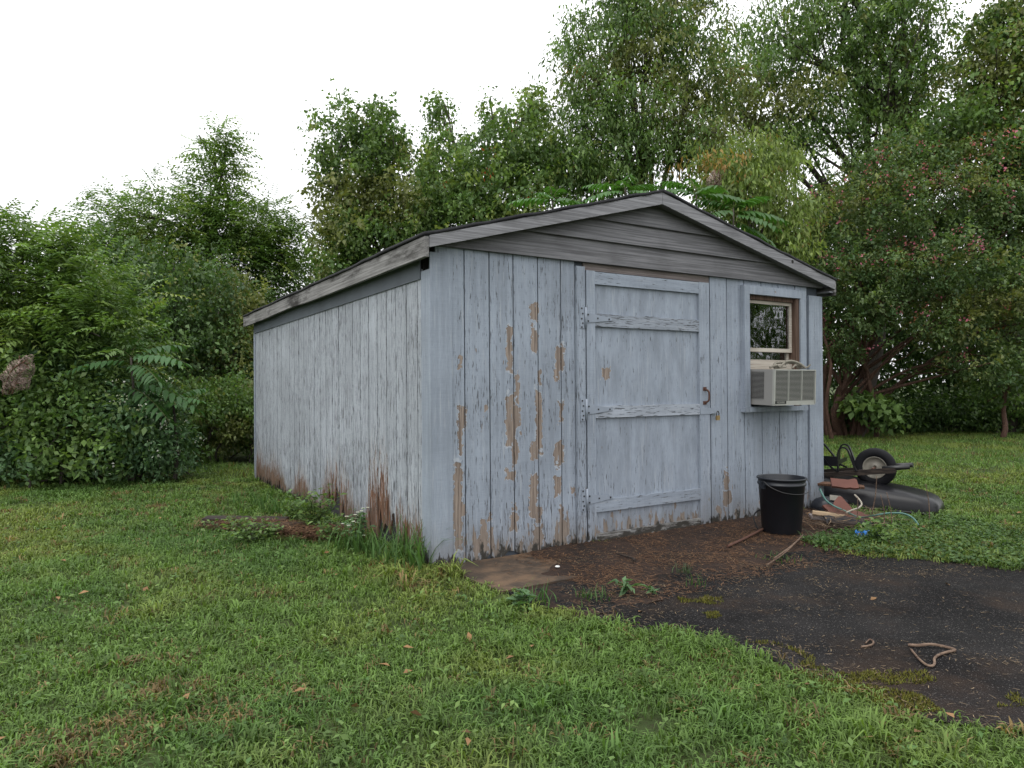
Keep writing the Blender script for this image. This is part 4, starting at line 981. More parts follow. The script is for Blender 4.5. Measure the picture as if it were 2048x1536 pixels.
tree('vine_covered_tree', 'tree smothered in dark vines standing behind the hedge', 'tree', 380, 14.5,
     [LB(280, 580, 14.2, 120, 90, 1.2), LB(400, 600, 14, 120, 90, 1.3), LB(470, 660, 14, 70, 100, 1.2), LB(330, 690, 13.6, 120, 90, 1.1), LB(240, 660, 13.8, 70, 80, 0.9), LB(430, 730, 13.4, 110, 70, 1.0), LB(520, 700, 14.2, 60, 110, 1.0)],
     dict(lump=0.3, nclu=2400, per=13, ln=0.08, wd=0.052, pal='dark', alt='olive', alt_f=0.2, inner=0.55, droop=0.5, spread=0.17), 0.12, 109)
tree('hedge_shrub', 'rounded olive green shrub on the lawn behind the shed corner', 'shrub', 450, 12.3,
     [LB(430, 840, 12.0, 100, 75, 0.7), LB(510, 830, 12.2, 80, 75, 0.7), LB(370, 860, 12.2, 60, 60, 0.6), LB(470, 800, 12.3, 90, 45, 0.6), LB(560, 850, 12.6, 70, 70, .7)],
     dict(nclu=1300, per=13, ln=0.07, wd=0.04, pal='mid', alt='olive', alt_f=0.22, inner=0.6, droop=0.45, spread=0.13), 0.04, 111, stems=5, spread=0.4)
tree('vine_draped_maple', 'leaning tree draped in vines directly behind the shed roof', 'tree', 760, 17.2,
     [LB(700, 270, 17, 60, 50, 1.0), LB(770, 290, 17, 60, 60, 1.0), LB(650, 330, 17, 30, 50, 0.6), LB(720, 370, 17, 80, 70, 1.2), LB(780, 400, 17, 90, 90, 1.4), LB(690, 450, 16.6, 60, 50, 0.9), LB(760, 490, 16.5, 100, 60, 1.2), LB(690, 520, 16.3, 50, 50, 0.8), LB(850, 440, 16.5, 80, 80, 1.3), LB(760, 225, 17, 34, 18, 0.4)],
     dict(nclu=2100, per=12, ln=0.1, wd=0.068, pal='mid', alt='olive', alt_f=0.16, inner=0.4, droop=0.5, spread=0.19, lump=0.4), 0.15, 113)
tree('box_elder', 'yellow-green tree with scattered red leaves behind the roof peak', 'tree', 990, 17.0,
     [LB(900, 370, 16.6, 70, 70, 1.2), LB(1000, 320, 16.6, 80, 70, 1.2), LB(1080, 300, 16.8, 70, 80, 1.2), LB(930, 430, 16.3, 90, 60, 1.2), LB(1040, 400, 16.3, 90, 70, 1.2), LB(985, 235, 17, 22, 35, 0.4), LB(900, 290, 17, 55, 28, 0.5), LB(1060, 220, 17, 34, 40, 0.5), LB(880, 225, 17.2, 24, 30, 0.4)],
     dict(nclu=1900, per=12, ln=0.1, wd=0.062, pal='mid', alt='lime', alt_f=0.22, inner=0.4, droop=0.55, spread=0.19, lump=0.4, accents=(((0.40, 0.10, 0.03), 10, 0.09, 0.05, -0.6, 0.09),)), 0.13, 115)
tree('wild_cherry', 'tall airy wild cherry with drooping narrow leaves behind the ridge', 'tree', 1325, 17.5,
     [LB(1190, 160, 17, 80, 80, 1.3), LB(1290, 90, 17, 90, 90, 1.4), LB(1400, 150, 17, 90, 110, 1.4), LB(1180, 270, 16.8, 80, 80, 1.3), LB(1290, 240, 16.6, 100, 80, 1.4), LB(1390, 300, 16.6, 90, 60, 1.3), LB(1240, 20, 17.2, 70, 60, 1.0), LB(1360, -20, 17.4, 110, 80, 1.3), LB(1220, 350, 16.4, 100, 50, 1.1), LB(1150, 80, 17.2, 34, 60, 0.6), LB(1140, 350, 16.4, 60, 60, 1.0)],
     dict(nclu=3300, per=12, ln=0.125, wd=0.044, pal='mid', alt='olive', alt_f=0.2, inner=0.3, droop=0.7, spread=0.22, lump=0.4, accents=(((0.30, 0.13, 0.03), 10, 0.10, 0.03, -0.8, 0.12),)), 0.16, 117, nsub=6)
tree('peach_tree', 'drooping tree turning orange and yellow just above the right roof slope', 'tree', 1500, 14.5,
     [LB(1480, 380, 14.2, 70, 50, 0.9), LB(1560, 420, 14.2, 60, 55, 0.9), LB(1530, 330, 14.6, 70, 50, 0.9), LB(1440, 340, 14.6, 60, 50, 0.8), LB(1570, 490, 14.2, 50, 50, 0.8)],
     dict(nclu=900, per=12, ln=0.125, wd=0.04, pal='lime', alt='gold', alt_f=0.1, inner=0.4, droop=0.95, spread=0.20), 0.09, 119)
tree('hickory_tree', 'big dark-trunked tree crossing the top of the wood edge', 'tree', 1705, 20.0,
     [LB(1560, 110, 19.6, 100, 100, 1.6), LB(1690, 60, 19.6, 120, 110, 1.7), LB(1800, 60, 19.6, 80, 100, 1.4), LB(1620, 230, 19.2, 110, 80, 1.5), LB(1760, 180, 19.4, 100, 70, 1.4), LB(1560, 300, 19, 80, 60, 1.2), LB(1480, 220, 19.2, 80, 80, 1.3), LB(1850, 130, 19.8, 40, 80, .9), LB(1660, -60, 20, 150, 90, 1.8), LB(1800, -60, 20, 90, 80, 1.4), LB(1750, 270, 19.4, 90, 50, 1.1)],
     dict(nclu=3400, per=12, ln=0.135, wd=0.055, pal='mid', alt='olive', alt_f=0.15, inner=0.3, droop=0.65, spread=0.24, lump=0.4), 0.26, 121, nsub=6)
tree('grape_vine_tree', 'tree hung with yellowing vines at the right edge of the wood', 'tree', 2010, 18.0,
     [LB(1960, 180, 17.4, 80, 90, 1.3), LB(2040, 120, 17.4, 90, 100, 1.4), LB(1900, 260, 17.2, 80, 60, 1.1), LB(2000, 290, 17, 100, 80, 1.2), LB(2100, 250, 17.4, 90, 120, 1.4), LB(1840, 280, 17.4, 70, 45, 0.9), LB(2040, 20, 17.6, 70, 60, 1.0), LB(2160, 60, 17.8, 120, 130, 1.5), LB(1980, 60, 17.8, 55, 40, .7), LB(2020, 400, 17.2, 90, 60, 1.0)],
     dict(nclu=2700, per=12, ln=0.115, wd=0.075, pal='mid', alt='olive', alt_f=0.25, inner=0.35, droop=0.55, spread=0.22, lump=0.36), 0.20, 123, nsub=5)
tree('crape_myrtle', 'broad crape myrtle with reddish trunks and faded pink blossoms', 'tree', 1705, 17.6,
     [LB(1640, 470, 17, 80, 80, 1.4), LB(1760, 420, 16.6, 110, 90, 1.6), LB(1880, 400, 16.6, 110, 90, 1.6), LB(1990, 450, 16.8, 110, 90, 1.5), LB(1720, 560, 16.2, 110, 70, 1.3), LB(1850, 540, 16.0, 120, 70, 1.4), LB(1970, 580, 16.0, 110, 70, 1.3), LB(1690, 640, 16.4, 70, 45, 0.9), LB(1880, 645, 15.8, 90, 36, 0.9), LB(1680, 700, 16.6, 40, 30, 0.6), LB(1960, 720, 16.0, 80, 50, 0.9), LB(2080, 640, 16.4, 90, 110, 1.3), LB(1800, 330, 17.2, 110, 50, 1.2), LB(1930, 330, 17.2, 110, 50, 1.2), LB(1620, 560, 16.8, 50, 60, .9), LB(2090, 400, 17, 100, 110, 1.4)],
     dict(nclu=6800, per=12, ln=0.085, wd=0.048, pal='myrtle', alt='olive', alt_f=0.14, inner=0.50, droop=0.25, spread=0.14, lump=0.36,
          accents=(((0.55, 0.17, 0.25), 190, 0.060, 0.045, 0.0, 0.075), ((0.26, 0.12, 0.06), 70, 0.07, 0.04, 0.0, 0.12))), 0.13, 125, bark='red_bark', stems=16, spread=0.36, nsub=3)
# shrubs along the foot of the wood on the right
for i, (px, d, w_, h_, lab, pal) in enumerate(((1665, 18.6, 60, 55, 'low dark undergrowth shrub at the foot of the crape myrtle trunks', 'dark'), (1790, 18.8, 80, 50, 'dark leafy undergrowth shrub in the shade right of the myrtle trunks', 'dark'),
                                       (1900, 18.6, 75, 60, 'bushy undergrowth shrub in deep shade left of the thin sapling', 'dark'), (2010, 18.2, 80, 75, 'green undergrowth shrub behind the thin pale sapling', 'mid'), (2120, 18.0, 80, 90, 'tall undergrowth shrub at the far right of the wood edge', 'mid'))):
    y0 = HOR + CAM_H * F_PX / d
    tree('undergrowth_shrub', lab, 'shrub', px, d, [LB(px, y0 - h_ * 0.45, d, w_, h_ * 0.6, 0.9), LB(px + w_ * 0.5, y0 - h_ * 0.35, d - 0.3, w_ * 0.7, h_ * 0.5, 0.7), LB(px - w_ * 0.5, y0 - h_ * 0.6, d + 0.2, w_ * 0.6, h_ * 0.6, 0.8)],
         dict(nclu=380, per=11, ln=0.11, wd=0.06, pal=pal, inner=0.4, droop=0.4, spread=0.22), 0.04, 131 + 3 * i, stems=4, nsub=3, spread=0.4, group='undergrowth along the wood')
tree('maple_sapling', 'broad-leaved sapling arching in front of the myrtle trunks', 'sapling', 1735, 16.9,
     [LB(1745, 815, 16.6, 40, 16, 0.5), LB(1715, 805, 16.7, 40, 10, 0.4), LB(1775, 832, 16.5, 26, 14, 0.4)], dict(nclu=90, per=9, ln=0.17, wd=0.12, pal='mid', inner=0.2, droop=0.35, spread=0.2), 0.03, 151, nsub=3)
tree('pale_sapling', 'thin pale-stemmed sapling at the lawn edge under the myrtle', 'sapling', 1997, 16.3,
     [LB(2005, 770, 16.3, 50, 40, 0.6), LB(2035, 730, 16.4, 50, 40, 0.6)], dict(nclu=150, per=10, ln=0.11, wd=0.06, pal='mid', inner=0.3, droop=0.4, spread=0.2), 0.07, 153, bark='red_bark', nsub=3)
# trees outside the right of the frame: they stand in the window's reflection
for i, (x, y, h_, lab) in enumerate(((15.5, 4.0, 7.5, 'round leafy tree standing across the drive, mirrored in the window'), (16.5, 9.5, 8.5, 'large leafy tree at the end of the wood, beyond the drive'))):
    t = empty('yard_tree', (x, y, 0)); tag(t, lab, 'tree')
    lo = [(np.array([0, 0, h_ * 0.62]), (2.2, 2.2, 2.2)), (np.array([0.8, 1.1, h_ * 0.45]), (1.8, 1.8, 1.6)), (np.array([-0.9, -1.0, h_ * 0.5]), (1.8, 1.8, 1.7)), (np.array([0.2, -0.8, h_ * 0.8]), (1.5, 1.5, 1.5))]
    limbs('trunk', (0, 0, 0), lo, 0.18, M['bark'], t, 160 + i); crown('crown', lo, 700, 10, 0.22, 0.12, 'mid', 170 + i, t, spread=0.35)
# far wood that closes the gaps: nobody could count it
def far_wood(name, label, x0, x1, y0, y1, h0, h1, n, seed, pal='dark'):
    r = np.random.default_rng(seed); X = x0 + (x1 - x0) * r.random(n); Y = y0 + (y1 - y0) * r.random(n)
    hm = h0 + (h1 - h0) * vnoise(X, Y * 0.2, 0.45, seed % 40); Z = hm * r.random(n) ** 0.85
    P = np.stack([X, Y, Z + 0.05], -1); per = 9; N = n * per
    base = np.repeat(P, per, 0) + r.normal(size=(N, 3)) * 0.22; d = unit(r.normal(size=(N, 3)) * 0.7 + np.array([0, 0, -0.6]))
    V, F, C = leaves(base, d, np.array([0, 0, 1.0]) + r.normal(size=(N, 3)) * 0.5, 0.20 * (0.6 + 0.7 * r.random(N)), 0.11 * (0.7 + 0.6 * r.random(N)), np.repeat(tint(n, pal, r), per, 0))
    o = npobj(name, V, F, M['leaf'], None, C); tag(o, label, 'wood', kind='stuff'); return o
far_wood('far_wood', 'dark mass of leaves of the wood behind the right trees', 6.2, 21, 20.5, 24, 4.6, 8.2, 6500, 181)
far_wood('far_wood', 'dark mass of leaves of the wood behind the shed roof', -6.0, 8.0, 19.5, 23, 4.2, 6.4, 4600, 183, 'mid')
far_wood('far_wood', 'dark mass of leaves of the wood behind the left trees', -18, -6.0, 14.8, 19, 2.6, 4.2, 3600, 185)

# ------------------------------------------------------------------ saplings with big pinnate fronds
def frond(parent, base, dirv, L, r, col, ll=0.17, lw=0.060, pairs=9, droop=0.35):
    base = np.array(base); d = unit(np.array(dirv, float)); V, F, C = [], [], []; off = 0
    sd = unit(np.cross(d, [0, 0, 1.0])); B, D, U = [], [], []
    pts = []
    for q in range(pairs + 1):
        u = 0.12 + 0.88 * q / pairs; p = base + d * L * u + np.array([0, 0, -1.0]) * L * droop * u * u; pts.append(p)
        tang = unit(d + np.array([0, 0, -1.0]) * 2 * droop * u)
        sz = (0.75 + 0.5 * math.sin(math.pi * min(1, u))) 
        for sg in (-1, 1):
            if q == pairs and sg == 1: B.append(p); D.append(tang * sz); continue
            B.append(p); D.append(unit(sd * sg + tang * 0.45 + np.array([0, 0, -0.42]) + r.normal(size=3) * 0.08) * sz)
    B = np.array(B); D = np.array(D); s = np.linalg.norm(D, axis=1); D = unit(D); n = len(B)
    up = np.array([0, 0, 1.0]) + r.normal(size=(n, 3)) * 0.12
    side = unit(np.cross(D, up)); nr = np.cross(side, D); l = (ll * s * (0.9 + 0.2 * r.random(n)))[:, None]; w = (lw * s)[:, None]
    # leaflet: base, two shoulders, two mid points, tip, bent along its length
    q0 = B; q1 = B + D * l * .25 + side * w * .5; q2 = B + D * l * .62 + side * w * .40 - nr * l * .06; q3 = B + D * l - nr * l * .22; q4 = B + D * l * .62 - side * w * .40 - nr * l * .06; q5 = B + D * l * .25 - side * w * .5
    m0 = B + D * l * .25 - nr * w * .16; m1 = B + D * l * .62 - nr * (l * .06 + w * .14)
    VV = np.stack([q0, q1, q2, q3, q4, q5, m0, m1], 1).reshape(-1, 3); k = (np.arange(n) * 8)[:, None]
    FF = np.concatenate([k + np.array([[0, 6, 6, 1]])[:, [0, 1, 3, 3]] * 1, ], 0) if False else None
    tri = np.array([[0, 1, 6], [0, 6, 5], [1, 2, 7], [1, 7, 6], [6, 7, 4], [6, 4, 5], [2, 3, 7], [7, 3, 4]])
    FT = (k[:, :, None] + tri[None]).reshape(-1, 3)
    # rachis
    rb = np.array(pts + []); rv = []
    full = [base] + pts
    for p in full: rv += [p + sd * 0.006, p - sd * 0.006, p + np.array([0, 0, -0.008])]
    o2 = len(VV); RF = []
    for i in range(len(full) - 1):
        a = o2 + i * 3; b = a + 3
        for x, y in ((0, 1), (1, 2), (2, 0)): RF += [(a + x, a + y, b + y), (a + x, b + y, b + x)]
    VV = np.concatenate([VV, np.array(rv)]); cc = np.repeat(np.array(col)[None] * (0.85 + 0.3 * r.random((n, 1))), 8, 0)
    CC = np.concatenate([cc, np.tile(np.array([[0.10, 0.12, 0.04]]), (len(rv), 1))])
    return npobj('frond', VV, np.concatenate([FT, np.array(RF)]), M['leaf'], parent, CC)
def frond_sapling(label, top, fronds, seed, L=0.74, group=None, col=(0.055, 0.135, 0.030), ll=0.17, lw=0.062):
    r = np.random.default_rng(seed); x, y, zt = top; zb = float(gz(x, y))
    t = empty('sumac_sapling', (x, y, zb)); tag(t, label, 'sapling', group)
    bm = newbm(); tube(bm, smoothpath([(0, 0, -0.2), (0.05, 0.03, (zt - zb) * .4), (0, 0, zt - zb)], 5), [0.035 - 0.0022 * i for i in range(11)], 8); obj('stem', bm, M['bark'], t)
    for (az, el, dz, sc) in fronds:
        a = math.radians(az); e = math.radians(el)
        frond(t, (0, 0, zt - zb + dz), (math.cos(a) * math.cos(e), math.sin(a) * math.cos(e), math.sin(e)), L * sc, r, np.array(col) * (0.8 + 0.45 * r.random()), ll * sc, lw * sc)
    return t
D_ = 11.9
frond_sapling('sumac sapling whose fronds show over the left roof slope', PX(1105, 402, D_), [(175, 20, 0.0, 1.0), (100, 65, 0, 0.75), (10, 20, -0.02, 0.85), (235, 25, 0.0, 0.7), (60, 50, 0.05, 0.8), (310, 10, 0.0, .7)], 201)
frond_sapling('sumac sapling whose fronds show just left of the roof ridge', PX(1250, 378, D_), [(160, 30, 0.0, 1.05), (20, 28, 0.0, 1.05), (95, 50, 0, 0.8), (270, 30, 0, 0.8), (200, 5, -0.05, 1.0), (330, 5, -0.05, 0.9)], 203)
frond_sapling('sumac sapling with big fronds fanning over the right roof slope', PX(1392, 390, D_ - 0.2), [(150, 42, 0.05, 1.1), (35, 35, 0.0, 1.15), (100, 60, 0.05, 0.8), (350, 12, -0.02, 1.1), (200, 20, 0, 1.0), (290, 20, 0, 0.9)], 205)
frond_sapling('sumac sapling with fronds leaning past the right roof slope', PX(1466, 418, D_ - 0.4), [(170, 35, 0.0, 1.0), (15, 40, 0.0, 1.15), (350, 8, -0.05, 1.1), (70, 50, 0, 0.8), (320, -5, -0.1, 1.0), (215, 5, -0.05, 1.0), (5, -12, -0.2, 1.0)], 207)
frond_sapling('sumac sapling with pale fronds at the edge of the left thicket', PX(262, 715, 9.35), [(20, 35, 0, 1.1), (350, 15, 0, 1.2), (150, 35, 0, 1.0), (90, 60, 0, .8), (320, 5, -0.1, 1.2), (210, 10, -0.05, 1.0), (0, -5, -0.3, 1.3), (330, -10, -0.4, 1.2)], 209, 0.70, col=(0.05, 0.115, 0.038), ll=0.15, lw=0.05)
frond_sapling('sumac sapling with arching fronds above the white flowering shrub', PX(345, 800, 9.5), [(30, 40, 0, 1.0), (345, 20, 0, 0.9), (160, 30, 0, 1.0), (300, 20, -0.05, .9), (230, 10, -0.1, 1.0)], 211, 0.55, col=(0.05, 0.12, 0.035), ll=0.13, lw=0.045)
frond_sapling('upright sumac shoot sticking above the left thicket', PX(122, 520, 10.0), [(0, 70, 0, .9), (180, 65, 0, .9), (90, 80, 0.05, 1.0), (30, 40, -0.1, .8), (150, 40, -0.1, .8)], 213, 0.5, col=(0.045, 0.09, 0.035), ll=0.13, lw=0.045)
# webworm nests
for (px, py, d, sx, sz_, tilt, lab) in ((38, 748, 8.75, 0.15, 0.28, 0.75, 'grey silky webworm nest hanging in the left thicket'), (1428, 362, 13.6, 0.15, 0.20, 0.2, 'pinkish webworm nest in the branches above the ridge')):
    bm = newbm(); bmesh.ops.create_icosphere(bm, subdivisions=4, radius=1.0); rr = np.random.default_rng(int(px))
    for v in bm.verts:
        k = 1 + 0.22 * math.sin(v.co.x * 5 + px) * math.sin(v.co.z * 6) + 0.10 * rr.normal() * 0.4
        taper = 1.0 - 0.45 * max(0, v.co.z)
        v.co = Vector((v.co.x * sx * k * taper, v.co.y * sx * k * taper, v.co.z * sz_ * k))
    o = empty('webworm_nest', tuple(PX(px, py, d))); o.rotation_euler = (0.1, tilt, 0); tag(o, lab, 'web nest')
    obj('silk', bm, M['web'], o, True)
    bm = newbm()
    for k in range(14):
        a = rr.normal(size=3) * np.array([sx, sx, sz_]) * 0.5; b = rr.normal(size=3) * np.array([sx, sx, sz_]) * 0.55
        tube(bm, smoothpath([a, (a + b) / 2 + rr.normal(size=3) * 0.03, b], 3), 0.007, 5)
    obj('dead_leaf_core', bm, M['rot_wood'], o)

# ------------------------------------------------------------------ lawn
SHED_POLY = [W(-0.01, -0.01), W(LW + 0.02, -0.01), W(LW + 0.02, LD + 0.1), W(-0.01, LD + 0.1)]
TIM = [GP(430, 1058), GP(660, 1080), GP(660, 1040), GP(430, 1040)]
def lawn_mask(x, y, margin=0.0):
    s, t = ST(x, y)
    shed_in = in_poly(x, y, SHED_POLY)
    rj = np.random.default_rng(len(np.atleast_1d(x))); x = x + rj.normal(size=np.shape(x)) * 0.035; y = y + rj.normal(size=np.shape(x)) * 0.035      # grass creeps unevenly over the edges
    a = in_poly(x, y, ASPH); p = in_poly(x, y, PAD); b = in_poly(x, y, BED)
    return ~(shed_in | a | p | b)
def lawn_col(x, y, r, n):
    base = np.array([0.108, 0.180, 0.044]); yel = np.array([0.162, 0.205, 0.052]); dk = np.array([0.058, 0.130, 0.038]); br = np.array([0.19, 0.135, 0.062])
    a = vnoise(x, y, 0.8, 1) * 0.6 + vnoise(x, y, 2.7, 2) * 0.4; c = np.tile(base, (n, 1))
    f = sstep(0.45, 0.75, a)[:, None]; c = c * (1 - f) + yel * f
    f = (sstep(0.5, 0.2, vnoise(x, y, 1.3, 3)) * 0.4)[:, None]; c = c * (1 - f) + dk * f
    pb = sstep(0.71, 0.93, vnoise(x, y, 2.2, 4) * 0.65 + vnoise(x, y, 7, 5) * 0.35)
    m = r.random(n) < pb * 0.75 + 0.035; c[m] = br * (0.6 + 0.6 * r.random((int(m.sum()), 1)))
    return c * (0.55 + 0.85 * r.random((n, 1)))
def blades(x, y, z, az, lean, h, w, col, r, seg=2):
    n = len(x); B = np.stack([x, y, z], -1); dh = np.stack([np.cos(az), np.sin(az), np.zeros(n)], -1); sd = np.stack([-np.sin(az), np.cos(az), np.zeros(n)], -1)
    up = np.array([0, 0, 1.0]); h = h[:, None]; w = w[:, None]; ln = lean[:, None]
    if seg == 2:
        m = B + dh * h * 0.45 * ln + up * h * 0.62; tp = B + dh * h * 1.15 * ln + up * h * (1.0 - 0.55 * ln)
        V = np.stack([B - sd * w * .4, B + sd * w * .4, m + sd * w * .5, m - sd * w * .5, tp], 1).reshape(-1, 3)
        k = (np.arange(n) * 5)[:, None]
        F = np.concatenate([k + np.array([[0, 1, 2]]), k + np.array([[0, 2, 3]]), k + np.array([[3, 2, 4]])])
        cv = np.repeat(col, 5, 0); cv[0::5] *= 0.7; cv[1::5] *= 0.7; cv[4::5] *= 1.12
    else:
        tp = B + dh * h * ln + up * h * (1.0 - 0.35 * ln)
        V = np.stack([B - sd * w * .5, B + sd * w * .5, tp], 1).reshape(-1, 3); F = (np.arange(n) * 3)[:, None] + np.array([[0, 1, 2]]); cv = np.repeat(col, 3, 0)
    return V, F, cv
def lawn_zone(d0, d1, tufts_m2, per, h, w, seed, seg, xl=0.80, tuft_r=0.022):
    r = np.random.default_rng(seed)
    A = xl * (d1 * d1 - d0 * d0) + 1.6 * (d1 - d0); n = int(A * tufts_m2)
    y = np.sqrt(d0 * d0 + (d1 * d1 - d0 * d0) * r.random(n)); x = (r.random(n) * 2 - 1) * (y * xl + 0.8)
    k = lawn_mask(x, y); bare = vnoise(x, y, 3.1, 6) * 0.6 + vnoise(x, y, 9, 8) * 0.4
    k &= r.random(n) < 1.15 - 0.40 * sstep(0.62, 0.85, bare)
    # behind the shed nothing is seen
    s, t = ST(x, y)
    k &= ~((x > (-0.55 / 4.7) * y - 0.9) & (x < 0.36 * y) & (t > 0.6) & (s > 0.6)) | (y > 40)
    k &= ~((y > 11.5) & (x > -0.42 * y) & (x < 0.34 * y))
    x, y = x[k], y[k]; n = len(x)
    s, t = ST(x, y)
    X = np.repeat(x, per) + r.normal(size=n * per) * tuft_r; Y = np.repeat(y, per) + r.normal(size=n * per) * tuft_r
    N = n * per; tall = 1 + 0.7 * np.exp(-np.abs(np.repeat(s, per)) / 0.14) * (np.repeat(t, per) > -0.3) * (np.repeat(s, per) < 0.1)
    th = np.repeat(0.6 + 0.8 * vnoise(x, y, 4.0, 12), per)
    hh = h * (0.45 + 0.75 * r.random(N)) * tall * th; ww = w * (0.6 + 0.8 * r.random(N)) * np.sqrt(tall)
    col = np.repeat(lawn_col(x, y, r, n), per, 0) * (0.85 + 0.3 * r.random((N, 1)))
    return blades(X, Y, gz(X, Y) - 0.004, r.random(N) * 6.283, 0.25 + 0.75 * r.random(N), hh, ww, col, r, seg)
zones = [lawn_zone(1.7, 3.6, 820, 12, 0.056, 0.0054, 301, 2, 0.80, 0.026), lawn_zone(3.6, 6.0, 520, 12, 0.056, 0.0062, 302, 2, 0.80, 0.032), lawn_zone(6.0, 9.5, 300, 9, 0.060, 0.0085, 303, 2, 0.78, 0.03), lawn_zone(9.5, 20.0, 110, 8, 0.075, 0.014, 304, 1, 0.78, 0.05),
         lawn_zone(1.7, 7.0, 13, 14, 0.095, 0.0085, 305, 2, 0.80, 0.020)]
offs = 0; Vs, Fs, Cs = [], [], []
for V, F, C in zones: Vs.append(V); Fs.append(F + offs); Cs.append(C); offs += len(V)
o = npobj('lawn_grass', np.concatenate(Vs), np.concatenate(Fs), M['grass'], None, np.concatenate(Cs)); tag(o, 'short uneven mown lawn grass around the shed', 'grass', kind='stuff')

def broadleaf(name, label, poly, n, per, ln, wd, pal, seed, z=0.03, hmax=0.07, cat='ground cover', kind='stuff'):
    r = np.random.default_rng(seed); P = np.array(poly); lo, hi = P.min(0), P.max(0)
    X = lo[0] + (hi[0] - lo[0]) * r.random(n * 3); Y = lo[1] + (hi[1] - lo[1]) * r.random(n * 3)
    k = in_poly(X, Y, poly) & (vnoise(X, Y, 3, seed % 30) > 0.25 * r.random(n * 3)); X, Y = X[k][:n], Y[k][:n]; n = len(X); N = n * per
    az = r.random(N) * 6.283; b = np.stack([np.repeat(X, per), np.repeat(Y, per), gz(np.repeat(X, per), np.repeat(Y, per)) + 0.01 + hmax * r.random(N)], -1)
    d = unit(np.stack([np.cos(az), np.sin(az), r.normal(size=N) * 0.35 + 0.1], -1))
    V, F, C = leaves(b, d, np.array([0, 0, 1.0]) + r.normal(size=(N, 3)) * 0.35, ln * (0.5 + 0.8 * r.random(N)), wd * (0.6 + 0.7 * r.random(N)), np.repeat(tint(n, pal, r), per, 0) * (0.85 + 0.3 * r.random((N, 1))))
    o = npobj(name, V, F, M['grass'], None, C); return tag(o, label, cat, kind=kind)
wide = [(-7, 2), (7.5, 2), (12, 12), (-9, 12)]
lw_ = broadleaf('lawn_weeds', 'broad little weed leaves scattered through the lawn', wide, 12000, 3, 0.034, 0.016, 'mid', 311, hmax=0.04)
# weeds must not grow on the drive or in the shed
me = lw_.data; co = np.empty(len(me.vertices) * 3, np.float32); me.vertices.foreach_get('co', co); co = co.reshape(-1, 4, 3)
keep = lawn_mask(co[:, 0, 0], co[:, 0, 1])
ca_ = np.empty(len(me.vertices) * 4, np.float32); me.color_attributes['Col'].data.foreach_get('color', ca_); ca_ = ca_.reshape(-1, 4, 4)[:, :, :3]
V = co[keep].reshape(-1, 3); o = npobj('lawn_weeds', V, np.arange(len(V)).reshape(-1, 4), M['grass'], None, ca_[keep].reshape(-1, 3)); tag(o, 'broad little weed leaves scattered through the lawn', 'weeds', kind='stuff')
bpy.data.objects.remove(lw_); bpy.data.meshes.remove(me); o.name = 'lawn_weeds'
cover = [tuple(GP(1600, 1090)), tuple(GP(1660, 1110)), tuple(GP(1760, 1115)), tuple(GP(1900, 1130)), tuple(GP(2090, 1148)), tuple(GP(2150, 1100)), tuple(GP(1980, 1052)), tuple(GP(1850, 1035)), tuple(GP(1760, 1050)), tuple(GP(1680, 1065))]
broadleaf('ground_cover', 'lush low ground cover of round leaves along the drive edge', cover, 1700, 4, 0.032, 0.022, 'dark', 313, hmax=0.05)
# ------------------------------------------------------------------ pine needles, leaf scraps, moss
def scatter_needles(name, label, fn, n, seed, ln=0.07, wd=0.0022, z0=0.0, cols=((0.060, 0.030, 0.018), (0.22, 0.125, 0.068)), zfn=None):
    r = np.random.default_rng(seed); X, Y = fn(r, n); n = len(X); az = r.random(n) * 6.283; L = ln * (0.35 + 0.8 * r.random(n)); w = wd * (0.7 + 0.6 * r.random(n))
    zz = (zfn(X, Y) if zfn is not None else gz(X, Y) + z0) + 0.003 + 0.012 * r.random(n) ** 2
    d = np.stack([np.cos(az), np.sin(az), r.normal(size=n) * 0.10], -1); s = np.stack([-np.sin(az), np.cos(az), np.zeros(n)], -1)
    B = np.stack([X, Y, zz], -1); l = L[:, None]; w = w[:, None]
    bend = s * (r.normal(size=n) * 0.10)[:, None] * l
    V = np.stack([B - s * w, B + s * w, B + d * l * .5 + bend + s * w, B + d * l * .5 + bend - s * w, B + d * l], 1).reshape(-1, 3); V[:, 2] = np.maximum(V[:, 2], np.repeat(zz - 0.002, 5))
    k = (np.arange(n) * 5)[:, None]; F = np.concatenate([k + np.array([[0, 1, 2]]), k + np.array([[0, 2, 3]]), k + np.array([[3, 2, 4]])])
    a, b = np.array(cols[0]), np.array(cols[1]); c = a + (b - a) * (r.random(n) ** 1.5)[:, None]
    o = npobj(name, V, F, M['litter'], None, np.repeat(c, 5, 0)); return tag(o, label, 'litter', kind='stuff')
def surf_z(X, Y):
    z = gz(X, Y); z = np.where(in_poly(X, Y, ASPH), 0.006, z); z = np.where(in_poly(X, Y, PAD), 0.016, z); return np.maximum(z, np.where(in_poly(X, Y, BED), 0.014 + 0.03 * np.minimum(bed_m(X, Y) - 0.5, 0.4), z))
def f_bed(r, n):
    s = 0.3 + 4.0 * r.random(n); t = -1.35 * r.random(n) ** 0.8; x = CORNER[0] + s * AV[0] + t * BV[0]; y = CORNER[1] + s * AV[1] + t * BV[1]
    p = np.where(in_poly(x, y, BED), 1.0, np.where(s > 0.6, 0.45, 0.10)); p = p * (0.25 + 0.75 * sstep(0.3, 0.65, vnoise(x, y, 3.5, 15))); k = r.random(n) < p; return x[k], y[k]
scatter_needles('pine_needles', 'brown pine needles carpeting the ground before the shed door', f_bed, 26000, 321, 0.055, 0.0016, zfn=surf_z)
